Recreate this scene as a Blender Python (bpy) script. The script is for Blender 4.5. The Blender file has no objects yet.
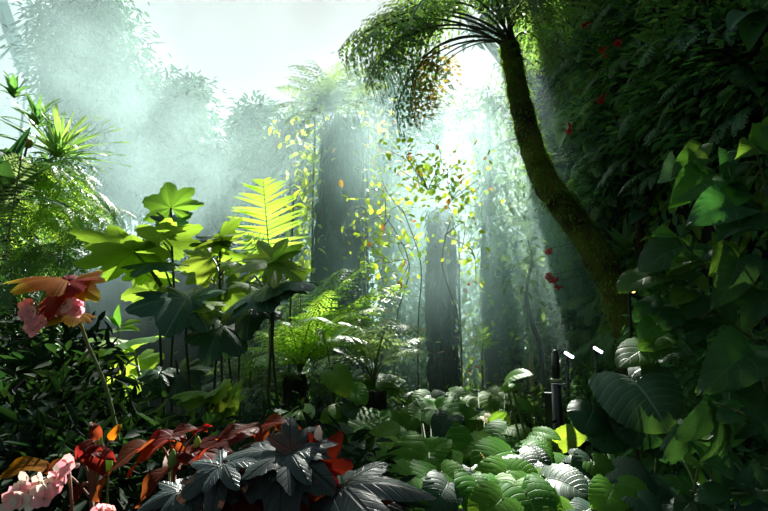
import bpy, math, random
import numpy as np
from mathutils import Vector, Matrix, noise

random.seed(7)
rng = np.random.default_rng(7)
SC = bpy.context.scene
COL = SC.collection
R = math.radians

# ------------------------------------------------------------------ camera
F = 560.0
PITCH = math.atan(75.0 / F)
CAMZ = 1.3
cam_d = bpy.data.cameras.new('camera')
cam_d.sensor_width = 36.0
cam_d.lens = 36.0 * F / 768.0
cam_d.clip_start = 0.05
cam = bpy.data.objects.new('camera', cam_d)
COL.objects.link(cam)
cam.location = (0, 0, CAMZ)
cam.rotation_euler = (math.pi / 2 + PITCH, 0, 0)
SC.camera = cam
FWD = Vector((0, math.cos(PITCH), math.sin(PITCH)))
UPV = Vector((0, -math.sin(PITCH), math.cos(PITCH)))
RGT = Vector((1, 0, 0))


def at(px, py, Y):
    """the point of the place seen at a photograph position, Y metres ahead"""
    d = RGT * ((px - 384.0) / F) + UPV * ((255.5 - py) / F) + FWD
    return Vector((0, 0, CAMZ)) + d * (Y / d.y)


def ground_z(x, y):
    return 0.10 * noise.noise(Vector((x * 0.7, y * 0.7, 3.1))) + 0.04 * noise.noise(Vector((x * 2.3, y * 2.3, 1.7)))


def gpt(x, y):
    return Vector((x, y, ground_z(x, y) - 0.02))


def wall_x(y, z):
    return (2.50 + 0.28 * noise.noise(Vector((y * 0.45, z * 0.5, 9.0))) + 0.12 * noise.noise(Vector((y * 1.4, z * 1.4, 4.0)))
            - 0.03 * z + (0.25 * max(0.0, y - 8.5) ** 1.6))


def hit_wall(px, py, off=0.0):
    """where the sight line through a photograph position meets the planted wall on the right"""
    lo, hi = 2.0, 12.0
    for Y in np.linspace(2.5, 11.5, 180):
        p = at(px, py, float(Y))
        if p.x >= wall_x(p.y, p.z) - off:
            return p
    return at(px, py, 9.5)


# ------------------------------------------------------------------ materials
MAT = {}


def nt(name):
    m = bpy.data.materials.new(name)
    m.use_nodes = True
    t = m.node_tree
    t.nodes.clear()
    out = t.nodes.new('ShaderNodeOutputMaterial')
    MAT[name] = m
    return m, t, out


def math_node(t, op, a, b=None, c=None, clamp=False):
    n = t.nodes.new('ShaderNodeMath')
    n.operation = op
    n.use_clamp = clamp
    for i, v in enumerate((a, b, c)):
        if v is None:
            continue
        if isinstance(v, (int, float)):
            n.inputs[i].default_value = v
        else:
            t.links.new(v, n.inputs[i])
    return n.outputs[0]


def mix_col(t, fac, a, b):
    n = t.nodes.new('ShaderNodeMix')
    n.data_type = 'RGBA'
    for idx, v in ((0, fac), (6, a), (7, b)):
        if isinstance(v, (int, float)):
            n.inputs[idx].default_value = v
        elif isinstance(v, tuple):
            n.inputs[idx].default_value = (*v, 1)
        else:
            t.links.new(v, n.inputs[idx])
    return n.outputs[2]


def leaf_mat(name, col, trans, rough=0.4, tw=0.35, veins=None, nv=7, vein_col=None, var=0.18, spec=0.5, blotch=0.15, edge=None, coat=0.0):
    m, t, out = nt(name)
    N, Lk = t.nodes, t.links
    geo = N.new('ShaderNodeNewGeometry')
    oi = N.new('ShaderNodeObjectInfo')
    rnd = math_node(t, 'FRACT', math_node(t, 'ADD', geo.outputs['Random Per Island'], oi.outputs['Random']))
    rnd2 = math_node(t, 'FRACT', math_node(t, 'MULTIPLY', rnd, 7.13))
    tc = N.new('ShaderNodeTexCoord')
    nz = N.new('ShaderNodeTexNoise')
    nz.inputs['Scale'].default_value = 6.0
    nz.inputs['Detail'].default_value = 3.0
    Lk.new(tc.outputs['Object'], nz.inputs['Vector'])

    def vary(c):
        h = N.new('ShaderNodeHueSaturation')
        if isinstance(c, tuple):
            h.inputs['Color'].default_value = (*c, 1)
        else:
            Lk.new(c, h.inputs['Color'])
        Lk.new(math_node(t, 'ADD', math_node(t, 'MULTIPLY', rnd2, 0.04), 0.48), h.inputs['Hue'])
        v = math_node(t, 'ADD', math_node(t, 'MULTIPLY', rnd, 2 * var), 1 - var)
        v = math_node(t, 'MULTIPLY', v, math_node(t, 'ADD', math_node(t, 'MULTIPLY', nz.outputs['Fac'], 2 * blotch), 1 - blotch))
        Lk.new(v, h.inputs['Value'])
        return h.outputs['Color']

    bc, tcn = vary(col), vary(trans)
    bump_in = nz.outputs['Fac']
    bstr = 0.12
    if veins:
        uv = N.new('ShaderNodeUVMap')
        sp = N.new('ShaderNodeSeparateXYZ')
        Lk.new(uv.outputs['UV'], sp.inputs[0])
        u, v = sp.outputs['X'], sp.outputs['Y']
        if veins == 'pinnate':
            au = math_node(t, 'ABSOLUTE', math_node(t, 'SUBTRACT', u, 0.5))
            ph = math_node(t, 'FRACT', math_node(t, 'MULTIPLY', math_node(t, 'SUBTRACT', v, math_node(t, 'MULTIPLY', au, 0.55)), float(nv)))
            d = math_node(t, 'ABSOLUTE', math_node(t, 'SUBTRACT', ph, 0.5))
            l1 = math_node(t, 'SUBTRACT', 1.0, math_node(t, 'DIVIDE', math_node(t, 'SUBTRACT', d, 0.02), 0.10), clamp=True)
            l2 = math_node(t, 'SUBTRACT', 1.0, math_node(t, 'DIVIDE', math_node(t, 'SUBTRACT', au, 0.008), 0.018), clamp=True)
            vein = math_node(t, 'MAXIMUM', math_node(t, 'MULTIPLY', l1, 0.55), l2)
        else:
            d = math_node(t, 'MULTIPLY', math_node(t, 'ABSOLUTE', math_node(t, 'SUBTRACT', math_node(t, 'FRACT', u), 0.5)), v)
            l1 = math_node(t, 'SUBTRACT', 1.0, math_node(t, 'DIVIDE', math_node(t, 'SUBTRACT', d, 0.008), 0.025), clamp=True)
            q = math_node(t, 'FRACT', math_node(t, 'MULTIPLY', math_node(t, 'SUBTRACT', v, math_node(t, 'MULTIPLY', d, 1.2)), 7.0))
            l2 = math_node(t, 'SUBTRACT', 1.0, math_node(t, 'DIVIDE', math_node(t, 'ABSOLUTE', math_node(t, 'SUBTRACT', q, 0.5)), 0.13), clamp=True)
            vein = math_node(t, 'MAXIMUM', l1, math_node(t, 'MULTIPLY', l2, 0.35))
        vc = vein_col or tuple(min(1, c * 1.8 + 0.02) for c in col)
        bc = mix_col(t, vein, bc, vc)
        tcn = mix_col(t, math_node(t, 'MULTIPLY', vein, 0.45), tcn, tuple(c * 0.45 for c in trans))
        if edge:
            e = math_node(t, 'MULTIPLY', math_node(t, 'SUBTRACT', v, 0.72), 4.0, clamp=True)
            bc = mix_col(t, e, bc, edge)
            tcn = mix_col(t, e, tcn, edge)
        bump_in, bstr = vein, -0.35
    bmp = N.new('ShaderNodeBump')
    bmp.inputs['Strength'].default_value = abs(bstr)
    bmp.invert = bstr < 0
    bmp.inputs['Distance'].default_value = 0.01
    Lk.new(bump_in, bmp.inputs['Height'])
    p = N.new('ShaderNodeBsdfPrincipled')
    Lk.new(bc, p.inputs['Base Color'])
    p.inputs['Roughness'].default_value = rough
    p.inputs['Specular IOR Level'].default_value = spec
    p.inputs['Coat Weight'].default_value = coat
    p.inputs['Coat Roughness'].default_value = 0.25
    Lk.new(bmp.outputs[0], p.inputs['Normal'])
    tr = N.new('ShaderNodeBsdfTranslucent')
    Lk.new(tcn, tr.inputs['Color'])
    mx = N.new('ShaderNodeMixShader')
    mx.inputs[0].default_value = tw
    Lk.new(p.outputs[0], mx.inputs[1])
    Lk.new(tr.outputs[0], mx.inputs[2])
    Lk.new(mx.outputs[0], out.inputs['Surface'])
    return m


def bark_mat(name, c1, c2, scale=12.0, stretch=4.0, rough=0.9, bump=0.6, moss=None, moss_amt=0.5):
    m, t, out = nt(name)
    N, Lk = t.nodes, t.links
    tc = N.new('ShaderNodeTexCoord')
    mp = N.new('ShaderNodeMapping')
    mp.inputs['Scale'].default_value = (1, 1, 1.0 / stretch)
    Lk.new(tc.outputs['Object'], mp.inputs['Vector'])
    nz = N.new('ShaderNodeTexNoise')
    nz.inputs['Scale'].default_value = scale
    nz.inputs['Detail'].default_value = 6
    nz.inputs['Roughness'].default_value = 0.65
    Lk.new(mp.outputs[0], nz.inputs['Vector'])
    fac = math_node(t, 'MULTIPLY', math_node(t, 'SUBTRACT', nz.outputs['Fac'], 0.35), 3.0, clamp=True)
    c = mix_col(t, fac, c1, c2)
    if moss:
        n2 = N.new('ShaderNodeTexNoise')
        n2.inputs['Scale'].default_value = 3.0
        n2.inputs['Detail'].default_value = 7
        Lk.new(tc.outputs['Object'], n2.inputs['Vector'])
        f2 = math_node(t, 'MULTIPLY', math_node(t, 'SUBTRACT', n2.outputs['Fac'], 0.75 - moss_amt * 0.5), 6.0, clamp=True)
        c = mix_col(t, f2, c, moss)
    bmp = N.new('ShaderNodeBump')
    bmp.inputs['Strength'].default_value = bump
    bmp.inputs['Distance'].default_value = 0.05
    Lk.new(nz.outputs['Fac'], bmp.inputs['Height'])
    p = N.new('ShaderNodeBsdfPrincipled')
    Lk.new(c, p.inputs['Base Color'])
    p.inputs['Roughness'].default_value = rough
    p.inputs['Specular IOR Level'].default_value = 0.3
    Lk.new(bmp.outputs[0], p.inputs['Normal'])
    Lk.new(p.outputs[0], out.inputs['Surface'])
    return m


def plain_mat(name, col, rough=0.5, metal=0.0, emit=None, estr=0.0, spec=0.5):
    m, t, out = nt(name)
    p = t.nodes.new('ShaderNodeBsdfPrincipled')
    nz = t.nodes.new('ShaderNodeTexNoise')
    nz.inputs['Scale'].default_value = 25
    c = mix_col(t, nz.outputs['Fac'], tuple(x * 0.85 for x in col), tuple(min(1, x * 1.12) for x in col))
    t.links.new(c, p.inputs['Base Color'])
    p.inputs['Roughness'].default_value = rough
    p.inputs['Metallic'].default_value = metal
    p.inputs['Specular IOR Level'].default_value = spec
    if emit:
        p.inputs['Emission Color'].default_value = (*emit, 1)
        p.inputs['Emission Strength'].default_value = estr
    t.links.new(p.outputs[0], out.inputs['Surface'])
    return m


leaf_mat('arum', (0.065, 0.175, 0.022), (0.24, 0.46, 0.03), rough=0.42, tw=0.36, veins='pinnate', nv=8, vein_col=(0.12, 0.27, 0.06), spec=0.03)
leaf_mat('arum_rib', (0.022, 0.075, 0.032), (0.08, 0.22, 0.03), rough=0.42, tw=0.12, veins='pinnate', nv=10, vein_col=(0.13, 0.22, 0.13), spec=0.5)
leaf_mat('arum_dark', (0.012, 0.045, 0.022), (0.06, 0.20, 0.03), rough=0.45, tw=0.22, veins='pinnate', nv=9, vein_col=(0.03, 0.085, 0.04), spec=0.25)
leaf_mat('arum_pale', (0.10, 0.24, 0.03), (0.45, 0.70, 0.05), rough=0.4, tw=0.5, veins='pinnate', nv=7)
leaf_mat('arum_yellow', (0.45, 0.33, 0.02), (0.8, 0.55, 0.03), rough=0.45, tw=0.4, veins='pinnate', nv=7)
leaf_mat('palm_green', (0.055, 0.15, 0.025), (0.28, 0.48, 0.035), rough=0.45, spec=.25, tw=0.58, veins='palmate', vein_col=(0.09, 0.2, 0.05))
leaf_mat('palm_lime', (0.13, 0.26, 0.03), (0.42, 0.60, 0.05), rough=0.45, spec=.3, tw=0.56, veins='palmate', vein_col=(0.16, 0.3, 0.06))
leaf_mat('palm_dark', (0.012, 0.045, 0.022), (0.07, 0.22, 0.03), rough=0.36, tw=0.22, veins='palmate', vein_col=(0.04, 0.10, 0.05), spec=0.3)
leaf_mat('palm_silver', (0.028, 0.085, 0.055), (0.12, 0.30, 0.06), rough=0.4, tw=0.22, veins='palmate', vein_col=(0.08, 0.17, 0.11), spec=0.2)
leaf_mat('begonia_silver', (0.020, 0.034, 0.034), (0.16, 0.05, 0.03), rough=0.38, tw=0.12, veins='palmate', vein_col=(0.006, 0.012, 0.012), spec=0.3)
leaf_mat('begonia_rust', (0.060, 0.010, 0.005), (0.30, 0.045, 0.015), rough=0.5, tw=0.55, veins='palmate', vein_col=(0.11, 0.02, 0.010), spec=0.08)
leaf_mat('begonia_red', (0.13, 0.013, 0.007), (0.50, 0.055, 0.015), rough=0.5, tw=0.55, veins='palmate', vein_col=(0.22, 0.03, 0.02), spec=.05)
leaf_mat('begonia_amber', (0.20, 0.085, 0.004), (0.62, 0.25, 0.008), rough=0.75, spec=.04, tw=0.65, veins='palmate', vein_col=(0.13, 0.04, 0.005), edge=(0.55, 0.42, 0.03))
leaf_mat('fern_lime', (0.13, 0.30, 0.03), (0.55, 0.85, 0.08), rough=0.45, tw=0.55)
leaf_mat('fern_crown', (0.085, 0.16, 0.014), (0.20, 0.30, 0.02), rough=0.7, spec=.06, tw=0.45)
leaf_mat('fern_green', (0.07, 0.19, 0.035), (0.30, 0.55, 0.08), rough=0.45, tw=0.45)
leaf_mat('fern_pale', (0.13, 0.22, 0.09), (0.45, 0.6, 0.2), rough=0.4, tw=0.4)
leaf_mat('fern_olive', (0.035, 0.075, 0.02), (0.20, 0.34, 0.05), rough=0.5, tw=0.4)
leaf_mat('fern_dead', (0.10, 0.065, 0.02), (0.45, 0.32, 0.05), rough=0.7, tw=0.45)
leaf_mat('fern_dark', (0.045, 0.13, 0.045), (0.11, 0.30, 0.06), rough=0.5, tw=0.3)
leaf_mat('wall_leaf', (0.055, 0.15, 0.042), (0.17, 0.40, 0.07), rough=0.5, tw=0.35, var=0.4, spec=.3)
leaf_mat('wall_moss', (0.13, 0.25, 0.03), (0.24, 0.42, 0.05), rough=0.7, tw=0.35, var=0.4, spec=0.2)
leaf_mat('wall_blue', (0.06, 0.13, 0.09), (0.12, 0.30, 0.10), rough=0.4, tw=0.3, var=0.2)
leaf_mat('spring_leaf', (0.16, 0.30, 0.02), (0.70, 0.90, 0.06), rough=0.4, tw=0.6, var=0.25)
leaf_mat('amber_leaf', (0.40, 0.15, 0.02), (0.90, 0.40, 0.05), rough=0.4, tw=0.55, var=0.25)
leaf_mat('shrub_leaf', (0.045, 0.12, 0.03), (0.26, 0.44, 0.08), rough=0.45, tw=0.45, var=0.35, spec=.3)
leaf_mat('tree_leaf', (0.020, 0.055, 0.038), (0.06, 0.14, 0.085), spec=.2, rough=0.6, tw=0.4, var=0.35)
leaf_mat('cover_leaf_shaded', (0.007, 0.020, 0.008), (0.028, 0.075, 0.012), rough=0.65, tw=0.25, var=0.4, spec=.06)  # shade over the low bushes is put into this dark leaf colour
leaf_mat('agave', (0.07, 0.17, 0.04), (0.35, 0.6, 0.1), rough=0.4, tw=0.4, veins='pinnate', nv=1)
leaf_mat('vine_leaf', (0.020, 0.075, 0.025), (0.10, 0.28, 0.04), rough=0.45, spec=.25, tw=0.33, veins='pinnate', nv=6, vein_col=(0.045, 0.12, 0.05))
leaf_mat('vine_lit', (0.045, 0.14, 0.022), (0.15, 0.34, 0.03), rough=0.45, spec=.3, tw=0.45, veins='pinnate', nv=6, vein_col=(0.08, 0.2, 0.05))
leaf_mat('pink_petal', (0.85, 0.36, 0.40), (0.95, 0.42, 0.45), rough=0.55, tw=0.4, var=0.15)
leaf_mat('cream_petal', (0.72, 0.62, 0.55), (0.8, 0.65, 0.55), rough=0.55, tw=0.35, var=0.12)
leaf_mat('red_petal', (0.55, 0.035, 0.02), (0.8, 0.06, 0.03), rough=0.5, tw=0.35, var=0.15)
leaf_mat('bud_green', (0.16, 0.24, 0.06), (0.4, 0.5, 0.12), rough=0.45, tw=0.35)
bark_mat('bark_mossy', (0.014, 0.012, 0.008), (0.050, 0.040, 0.022), scale=22, stretch=3, moss=(0.14, 0.17, 0.02), moss_amt=0.72)
bark_mat('bark_column', (0.008, 0.009, 0.007), (0.030, 0.030, 0.022), scale=26, stretch=6, bump=0.9, moss=(0.03, 0.045, 0.015), moss_amt=0.35)
bark_mat('bark_brown', (0.030, 0.020, 0.012), (0.085, 0.06, 0.035), scale=26, stretch=5)
bark_mat('stem_dark', (0.018, 0.028, 0.012), (0.045, 0.05, 0.025), scale=30, stretch=5, bump=0.2, rough=0.6)
bark_mat('stem_green', (0.07, 0.12, 0.03), (0.14, 0.17, 0.06), scale=25, stretch=6, bump=0.15, rough=0.5)
bark_mat('stem_red', (0.12, 0.045, 0.03), (0.20, 0.10, 0.06), scale=25, stretch=6, bump=0.15, rough=0.5)
bark_mat('bamboo', (0.30, 0.19, 0.06), (0.42, 0.28, 0.1), scale=9, stretch=8, bump=0.1, rough=0.5)
bark_mat('pitcher_skin', (0.12, 0.10, 0.03), (0.28, 0.10, 0.05), scale=9, stretch=1, bump=0.1, rough=0.4)
bark_mat('soil', (0.006, 0.005, 0.004), (0.025, 0.018, 0.011), scale=5, stretch=1, bump=0.8, moss=(0.02, 0.035, 0.01), moss_amt=0.4)
bark_mat('rock', (0.008, 0.009, 0.008), (0.030, 0.032, 0.028), scale=3, stretch=2, bump=0.9, moss=(0.015, 0.03, 0.01), moss_amt=0.45)
bark_mat('rock_grey', (0.045, 0.048, 0.048), (0.075, 0.08, 0.08), scale=3.5, stretch=6, bump=0.5, rough=0.7)
plain_mat('black_plastic', (0.008, 0.008, 0.009), rough=0.35)
plain_mat('lamp_lens', (0.8, 0.8, 1.0), emit=(0.72, 0.74, 1.0), estr=7.0)
plain_mat('warm_lens', (1.0, 0.7, 0.3), emit=(1.0, 0.55, 0.15), estr=4.0)
plain_mat('band_cream', (0.28, 0.32, 0.20), rough=0.5)
plain_mat('dome_steel', (0.20, 0.34, 0.35), rough=0.45)
plain_mat('yellow_bud', (0.35, 0.28, 0.04), rough=0.5)

# ------------------------------------------------------------------ mesh making


def mesh_from(name, verts, faces, mats, mat_idx=None, uvs=None, smooth=True):
    me = bpy.data.meshes.new(name)
    me.from_pydata([tuple(v) for v in verts], [], [tuple(f) for f in faces])
    for mname in (mats if isinstance(mats, (list, tuple)) else [mats]):
        me.materials.append(MAT[mname])
    if smooth:
        me.polygons.foreach_set('use_smooth', [True] * len(me.polygons))
    if mat_idx is not None:
        me.polygons.foreach_set('material_index', list(mat_idx))
    if uvs is not None:
        lay = me.uv_layers.new(name='UVMap')
        li = np.zeros(len(me.loops), dtype=np.int32)
        me.loops.foreach_get('vertex_index', li)
        lay.data.foreach_set('uv', np.asarray(uvs, dtype=np.float32)[li].ravel())
    me.update()
    return me


class MB:
    """collects tubes and blades of one part"""
    def __init__(self):
        self.v, self.f, self.m = [], [], []

    def add(self, vs, fs, mi=0):
        b = len(self.v)
        self.v.extend(vs)
        self.f.extend([tuple(i + b for i in f) for f in fs])
        self.m.extend([mi] * len(fs))

    def tube(self, pts, radii, n=7, mi=0, sub=4, rough=0.0, cap=True):
        pts = [Vector(p) for p in pts]
        if not isinstance(radii, (list, tuple)):
            radii = [radii] * len(pts)
        P, Q = [], []
        for i in range(len(pts) - 1):
            p0, p1, p2, p3 = pts[max(0, i - 1)], pts[i], pts[i + 1], pts[min(len(pts) - 1, i + 2)]
            k = sub if len(pts) > 2 or rough else 1
            for s in range(k):
                u = s / k
                P.append(0.5 * ((2 * p1) + (p2 - p0) * u + (2 * p0 - 5 * p1 + 4 * p2 - p3) * u * u + (3 * p1 - p0 - 3 * p2 + p3) * u ** 3))
                Q.append(radii[i] * (1 - u) + radii[i + 1] * u)
        P.append(pts[-1])
        Q.append(radii[-1])
        vs, fs = [], []
        ref = Vector((0.31, 0.17, 0.93))
        for i, p in enumerate(P):
            t = (P[min(i + 1, len(P) - 1)] - P[max(i - 1, 0)])
            t = t.normalized() if t.length > 1e-9 else Vector((0, 0, 1))
            a = t.cross(ref)
            if a.length < 0.05:
                a = t.cross(Vector((1, 0, 0)))
            a.normalize()
            b = t.cross(a)
            for k in range(n):
                an = 2 * math.pi * k / n
                d = a * math.cos(an) + b * math.sin(an)
                r = Q[i]
                if rough:
                    q = p + d * r
                    r *= 1 + rough * (noise.noise(q * (1.1 / max(Q[i], 0.05))) + 0.6 * noise.noise(q * (3.7 / max(Q[i], 0.05))))
                vs.append(p + d * r)
        for i in range(len(P) - 1):
            for k in range(n):
                a0, a1 = i * n + k, i * n + (k + 1) % n
                fs.append((a0, a1, a1 + n, a0 + n))
        if cap:
            fs.append(tuple(range(n - 1, -1, -1)))
            fs.append(tuple(range((len(P) - 1) * n, len(P) * n)))
        self.add(vs, fs, mi)
        return P

    def ball(self, c, r, mi=0, n=8, rings=5):
        c = Vector(c)
        r = Vector(r) if not isinstance(r, (int, float)) else Vector((r, r, r))
        vs, fs = [], []
        for i in range(rings + 1):
            th = math.pi * i / rings
            for k in range(n):
                ph = 2 * math.pi * k / n
                vs.append(c + Vector((r.x * math.sin(th) * math.cos(ph), r.y * math.sin(th) * math.sin(ph), r.z * math.cos(th))))
        for i in range(rings):
            for k in range(n):
                a0, a1 = i * n + k, i * n + (k + 1) % n
                fs.append((a0, a1, a1 + n, a0 + n))
        self.add(vs, fs, mi)

    def mesh(self, name, mats, smooth=True):
        return mesh_from(name, self.v, self.f, mats, self.m, smooth=smooth)


def bend(v, k):
    x, y, z = v
    if abs(k) < 1e-5:
        return Vector(v)
    a = k * y
    return Vector((x, math.sin(a) / k + z * math.sin(a), -(1 - math.cos(a)) / k + z * math.cos(a)))


CACHE = {}


def heart(var, mat, W=0.44, lobe=0.24, fold=0.10, droop=0.7, ripple=0.018, nv=8, curl=0.10, wave=0.02, nt_=22, nu=7, acum=0.75, base=0.62):
    rs = random.Random(var * 31 + 5)
    vs, uvs, fs = [], [], []
    ph0 = rs.random() * 6
    skew = rs.uniform(-0.08, 0.08)
    dr = droop * rs.uniform(0.6, 1.3)
    for i in range(nt_ + 1):
        t = i / nt_
        w = W * ((1 - t) ** acum) * (base + 1.45 * t) * 1.18
        for j in range(-nu, nu + 1):
            u = j / nu
            au = abs(u)
            y = t - lobe * (au ** 1.3) * (1 - t) ** 2 - lobe * 0.45 * math.sin(math.pi * au) * (1 - t) ** 3
            x = u * w + skew * t * t
            z = fold * au * w * 1.6 - curl * (u * u) * w * 1.6
            z += ripple * au * math.cos(2 * math.pi * ((t - 0.275 * au) * nv + 0.0)) * min(1.0, 4 * (1 - t))
            z += wave * au * math.sin(ph0 + 5 * t + 2.5 * (1 if u > 0 else -1))
            vs.append(bend((x, y, z), dr))
            uvs.append((u * 0.5 + 0.5, t))
    m = 2 * nu + 1
    for i in range(nt_):
        for j in range(m - 1):
            a = i * m + j
            fs.append((a, a + 1, a + 1 + m, a + m))
    me = mesh_from('heart_leaf', vs, fs, mat, uvs=uvs)
    return me, bend((skew, 1, 0), dr)


def lance(var, mat, W=0.16, droop=0.6, fold=0.25, wave=0.01, nt_=12, nu=2, pk=0.75):
    rs = random.Random(var * 17 + 3)
    vs, uvs, fs = [], [], []
    dr = droop * rs.uniform(0.5, 1.4)
    sk = rs.uniform(-0.06, 0.06)
    for i in range(nt_ + 1):
        t = i / nt_
        w = W * (math.sin(math.pi * min(1, t ** pk * 0.97 + 0.03)) ** 0.9 + 0.02)
        for j in range(-nu, nu + 1):
            u = j / nu
            z = fold * abs(u) * w + wave * abs(u) * math.sin(9 * t + var + 2 * u)
            vs.append(bend((u * w + sk * t * t, t, z), dr))
            uvs.append((u * 0.5 + 0.5, t))
    m = 2 * nu + 1
    for i in range(nt_):
        for j in range(m - 1):
            a = i * m + j
            fs.append((a, a + 1, a + 1 + m, a + m))
    return mesh_from('lance_leaf', vs, fs, mat, uvs=uvs), bend((sk, 1, 0), dr)


def palmate(var, mat, lobes=7, depth=0.35, span=325, teeth=0.03, back=0.62, ridge=0.10, droop=0.35, sharp=1.4, rings=9, per=10, wave=0.03, ntooth=5):
    rs = random.Random(var * 13 + 11)
    vs, uvs, fs = [(0, 0, 0)], [(0.5, 0.0)], []
    lr = [rs.uniform(0.78, 1.10) for _ in range(lobes)]
    lr[lobes // 2] = 1.05
    ns = [rs.uniform(-1, 1) for _ in range(lobes * per + 2)]
    ph0 = rs.random() * 6
    n = lobes * per
    tip = None
    for k in range(n + 1):
        x = k / per
        th = R(span) * (k / n - 0.5)
        li = min(lobes - 1, int(x))
        f = x - li - 0.5
        Rr = 1 - (1 - back) * (abs(th) / R(span / 2)) ** 1.4
        a = min(1.0, 2 * abs(f))
        prof = 1 - depth * a ** sharp
        other = min(lobes - 1, max(0, li + (1 if f > 0 else -1)))
        lrad = lr[li] * (1 - 0.5 * a) + 0.5 * a * 0.5 * (lr[li] + lr[other])
        r0 = Rr * prof * lrad + teeth * (abs(((x * ntooth) % 1.0) - 0.5) * 2 - 0.5) + 0.6 * teeth * ns[k]
        for i in range(1, rings + 1):
            q = i / rings
            r = r0 * q
            z = -ridge * a * r * (1 - 0.3 * q) - droop * r * r * (0.7 + 0.3 * math.cos(th)) + 1.6 * wave * q * q * math.sin(2.3 * th + ph0) + 0.6 * wave * q ** 3 * math.sin(11 * th + ph0)
            vs.append((r * math.sin(th), r * math.cos(th), z))
            uvs.append((x if x < lobes else lobes - 1e-4, r))
    for k in range(n):
        b0, b1 = 1 + k * rings, 1 + (k + 1) * rings
        fs.append((0, b1, b0))
        for i in range(rings - 1):
            fs.append((b0 + i, b1 + i, b1 + i + 1, b0 + i + 1))
    kk = 1 + (n // 2) * rings + rings - 1
    return mesh_from('lobed_leaf', vs, fs, mat, uvs=uvs), Vector((0, vs[kk][1], vs[kk][2]))


def frond(var, mat, n=22, bip=True, PL=0.28, bare=0.12, bnd=1.2, ang=62, leaflets=9, pw=0.30, pdroop=0.25, stalk='stem_green', rr=0.008, curve=0.0, keel=0.0, gap=1.0):
    """a fern frond 1 long: midrib plus paired pinnae, each cut again into leaflets when bip"""
    rs = random.Random(var * 7 + 1)
    mb = MB()
    K = 14
    pts = [bend((curve * (i / K) ** 2, i / K, 0), bnd) for i in range(K + 1)]
    mb.tube(pts, [rr * (1 - 0.8 * i / K) for i in range(K + 1)], n=5, mi=1, sub=1)
    pitch = (1 - bare) / n
    for i in range(n):
        t = bare + (1 - bare) * (i + 0.3) / n
        q = (i + 0.3) / n
        plen = PL * (math.sin(math.pi * (0.16 + 0.82 * q ** 0.85)) ** 0.8) * rs.uniform(0.8, 1.12)
        for s in (-1, 1):
            a = R(ang + 12 * (1 - q) - 18 * q + rs.uniform(-9, 9))
            d = Vector((s * math.sin(a), math.cos(a), keel))
            o = Vector((curve * t * t, t, 0))
            per = Vector((-d.y * s, d.x * s, 0)) * s
            dz = pdroop * rs.uniform(0.7, 1.3)

            def pp(l, w, zo=0.0):
                v = o + d * (l * plen) + per * w
                return bend((v.x, v.y, v.z - dz * plen * l * l + zo), bnd)
            if bip:
                m = max(4, int(leaflets * (0.5 + 0.5 * plen / PL)))
                for j in range(m):
                    l = (j + 0.5 + rs.uniform(-.2, .2)) / m
                    lw = pw * pitch * (1.0 - 0.75 * l ** 2) * 1.6
                    hw = 0.42 / m * gap
                    for e in (-1, 1):
                        v = [pp(l - hw, 0), pp(l + hw * 0.7, 0), pp(l + hw * 1.1, e * lw, -0.01 * plen), pp(l - hw * 0.1, e * lw * 0.85, 0.0)]
                        mb.add(v, [(0, 1, 2, 3)], 0)
            else:
                ww = pw * pitch
                rows = 5
                vs = []
                for j in range(rows + 1):
                    l = j / rows
                    w = ww * (1 - l ** 1.6) * (0.75 + 0.5 * l) + 0.0005
                    vs += [pp(l, -w, 0.15 * w), pp(l, 0), pp(l, w, 0.15 * w)]
                fs = []
                for j in range(rows):
                    b = j * 3
                    fs += [(b, b + 1, b + 4, b + 3), (b + 1, b + 2, b + 5, b + 4)]
                mb.add(vs, fs, 0)
    return mb.mesh('frond', [mat, stalk]), pts[-1].copy()


BUILD = dict(heart=heart, lance=lance, palmate=palmate, frond=frond)


def M(kind, var, mat, **kw):
    key = (kind, var, mat, tuple(sorted(kw.items())))
    if key not in CACHE:
        CACHE[key] = BUILD[kind](var, mat, **kw)
    return CACHE[key]


def frame(a, b, hint):
    e1 = (b - a).normalized()
    h = Vector(hint)
    e3 = h - e1 * h.dot(e1)
    if e3.length < 1e-3:
        h = Vector((0.2, -1, 0.3))
        e3 = h - e1 * h.dot(e1)
    e3.normalize()
    e2 = e3.cross(e1)
    return Matrix((e1, e2, e3)).transposed()


def leaf_matrix(tip, A, T, N):
    Fl = frame(Vector((0, 0, 0)), tip, (0, 0, 1))
    Fw = frame(A, T, N)
    rot = (Fw @ Fl.transposed()).to_4x4()
    return Matrix.Translation(A) @ rot @ Matrix.Scale((T - A).length / tip.length, 4)


# ------------------------------------------------------------------ objects
def thing(name, label, cat, loc=(0, 0, 0), group=None):
    o = bpy.data.objects.new(name, None)
    o.empty_display_size = 0.1
    COL.objects.link(o)
    o.location = loc
    o['label'] = label
    o['category'] = cat
    if group:
        o['group'] = group
    return o


WORLD = {}


def part(name, me, parent, mw=None):
    """a part (or sub-part) with its world placement MW"""
    o = bpy.data.objects.new(name, me)
    COL.objects.link(o)
    mw = mw or Matrix.Identity(4)
    if parent is not None:
        o.parent = parent
        pw = WORLD.get(parent.name) or Matrix.Translation(parent.location)
        o.matrix_basis = pw.inverted() @ mw
    else:
        o.matrix_basis = mw
    WORLD[o.name] = mw
    return o


def struct(name, me, mw=None):
    o = part(name, me, None, mw)
    o['kind'] = 'structure'
    return o


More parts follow.
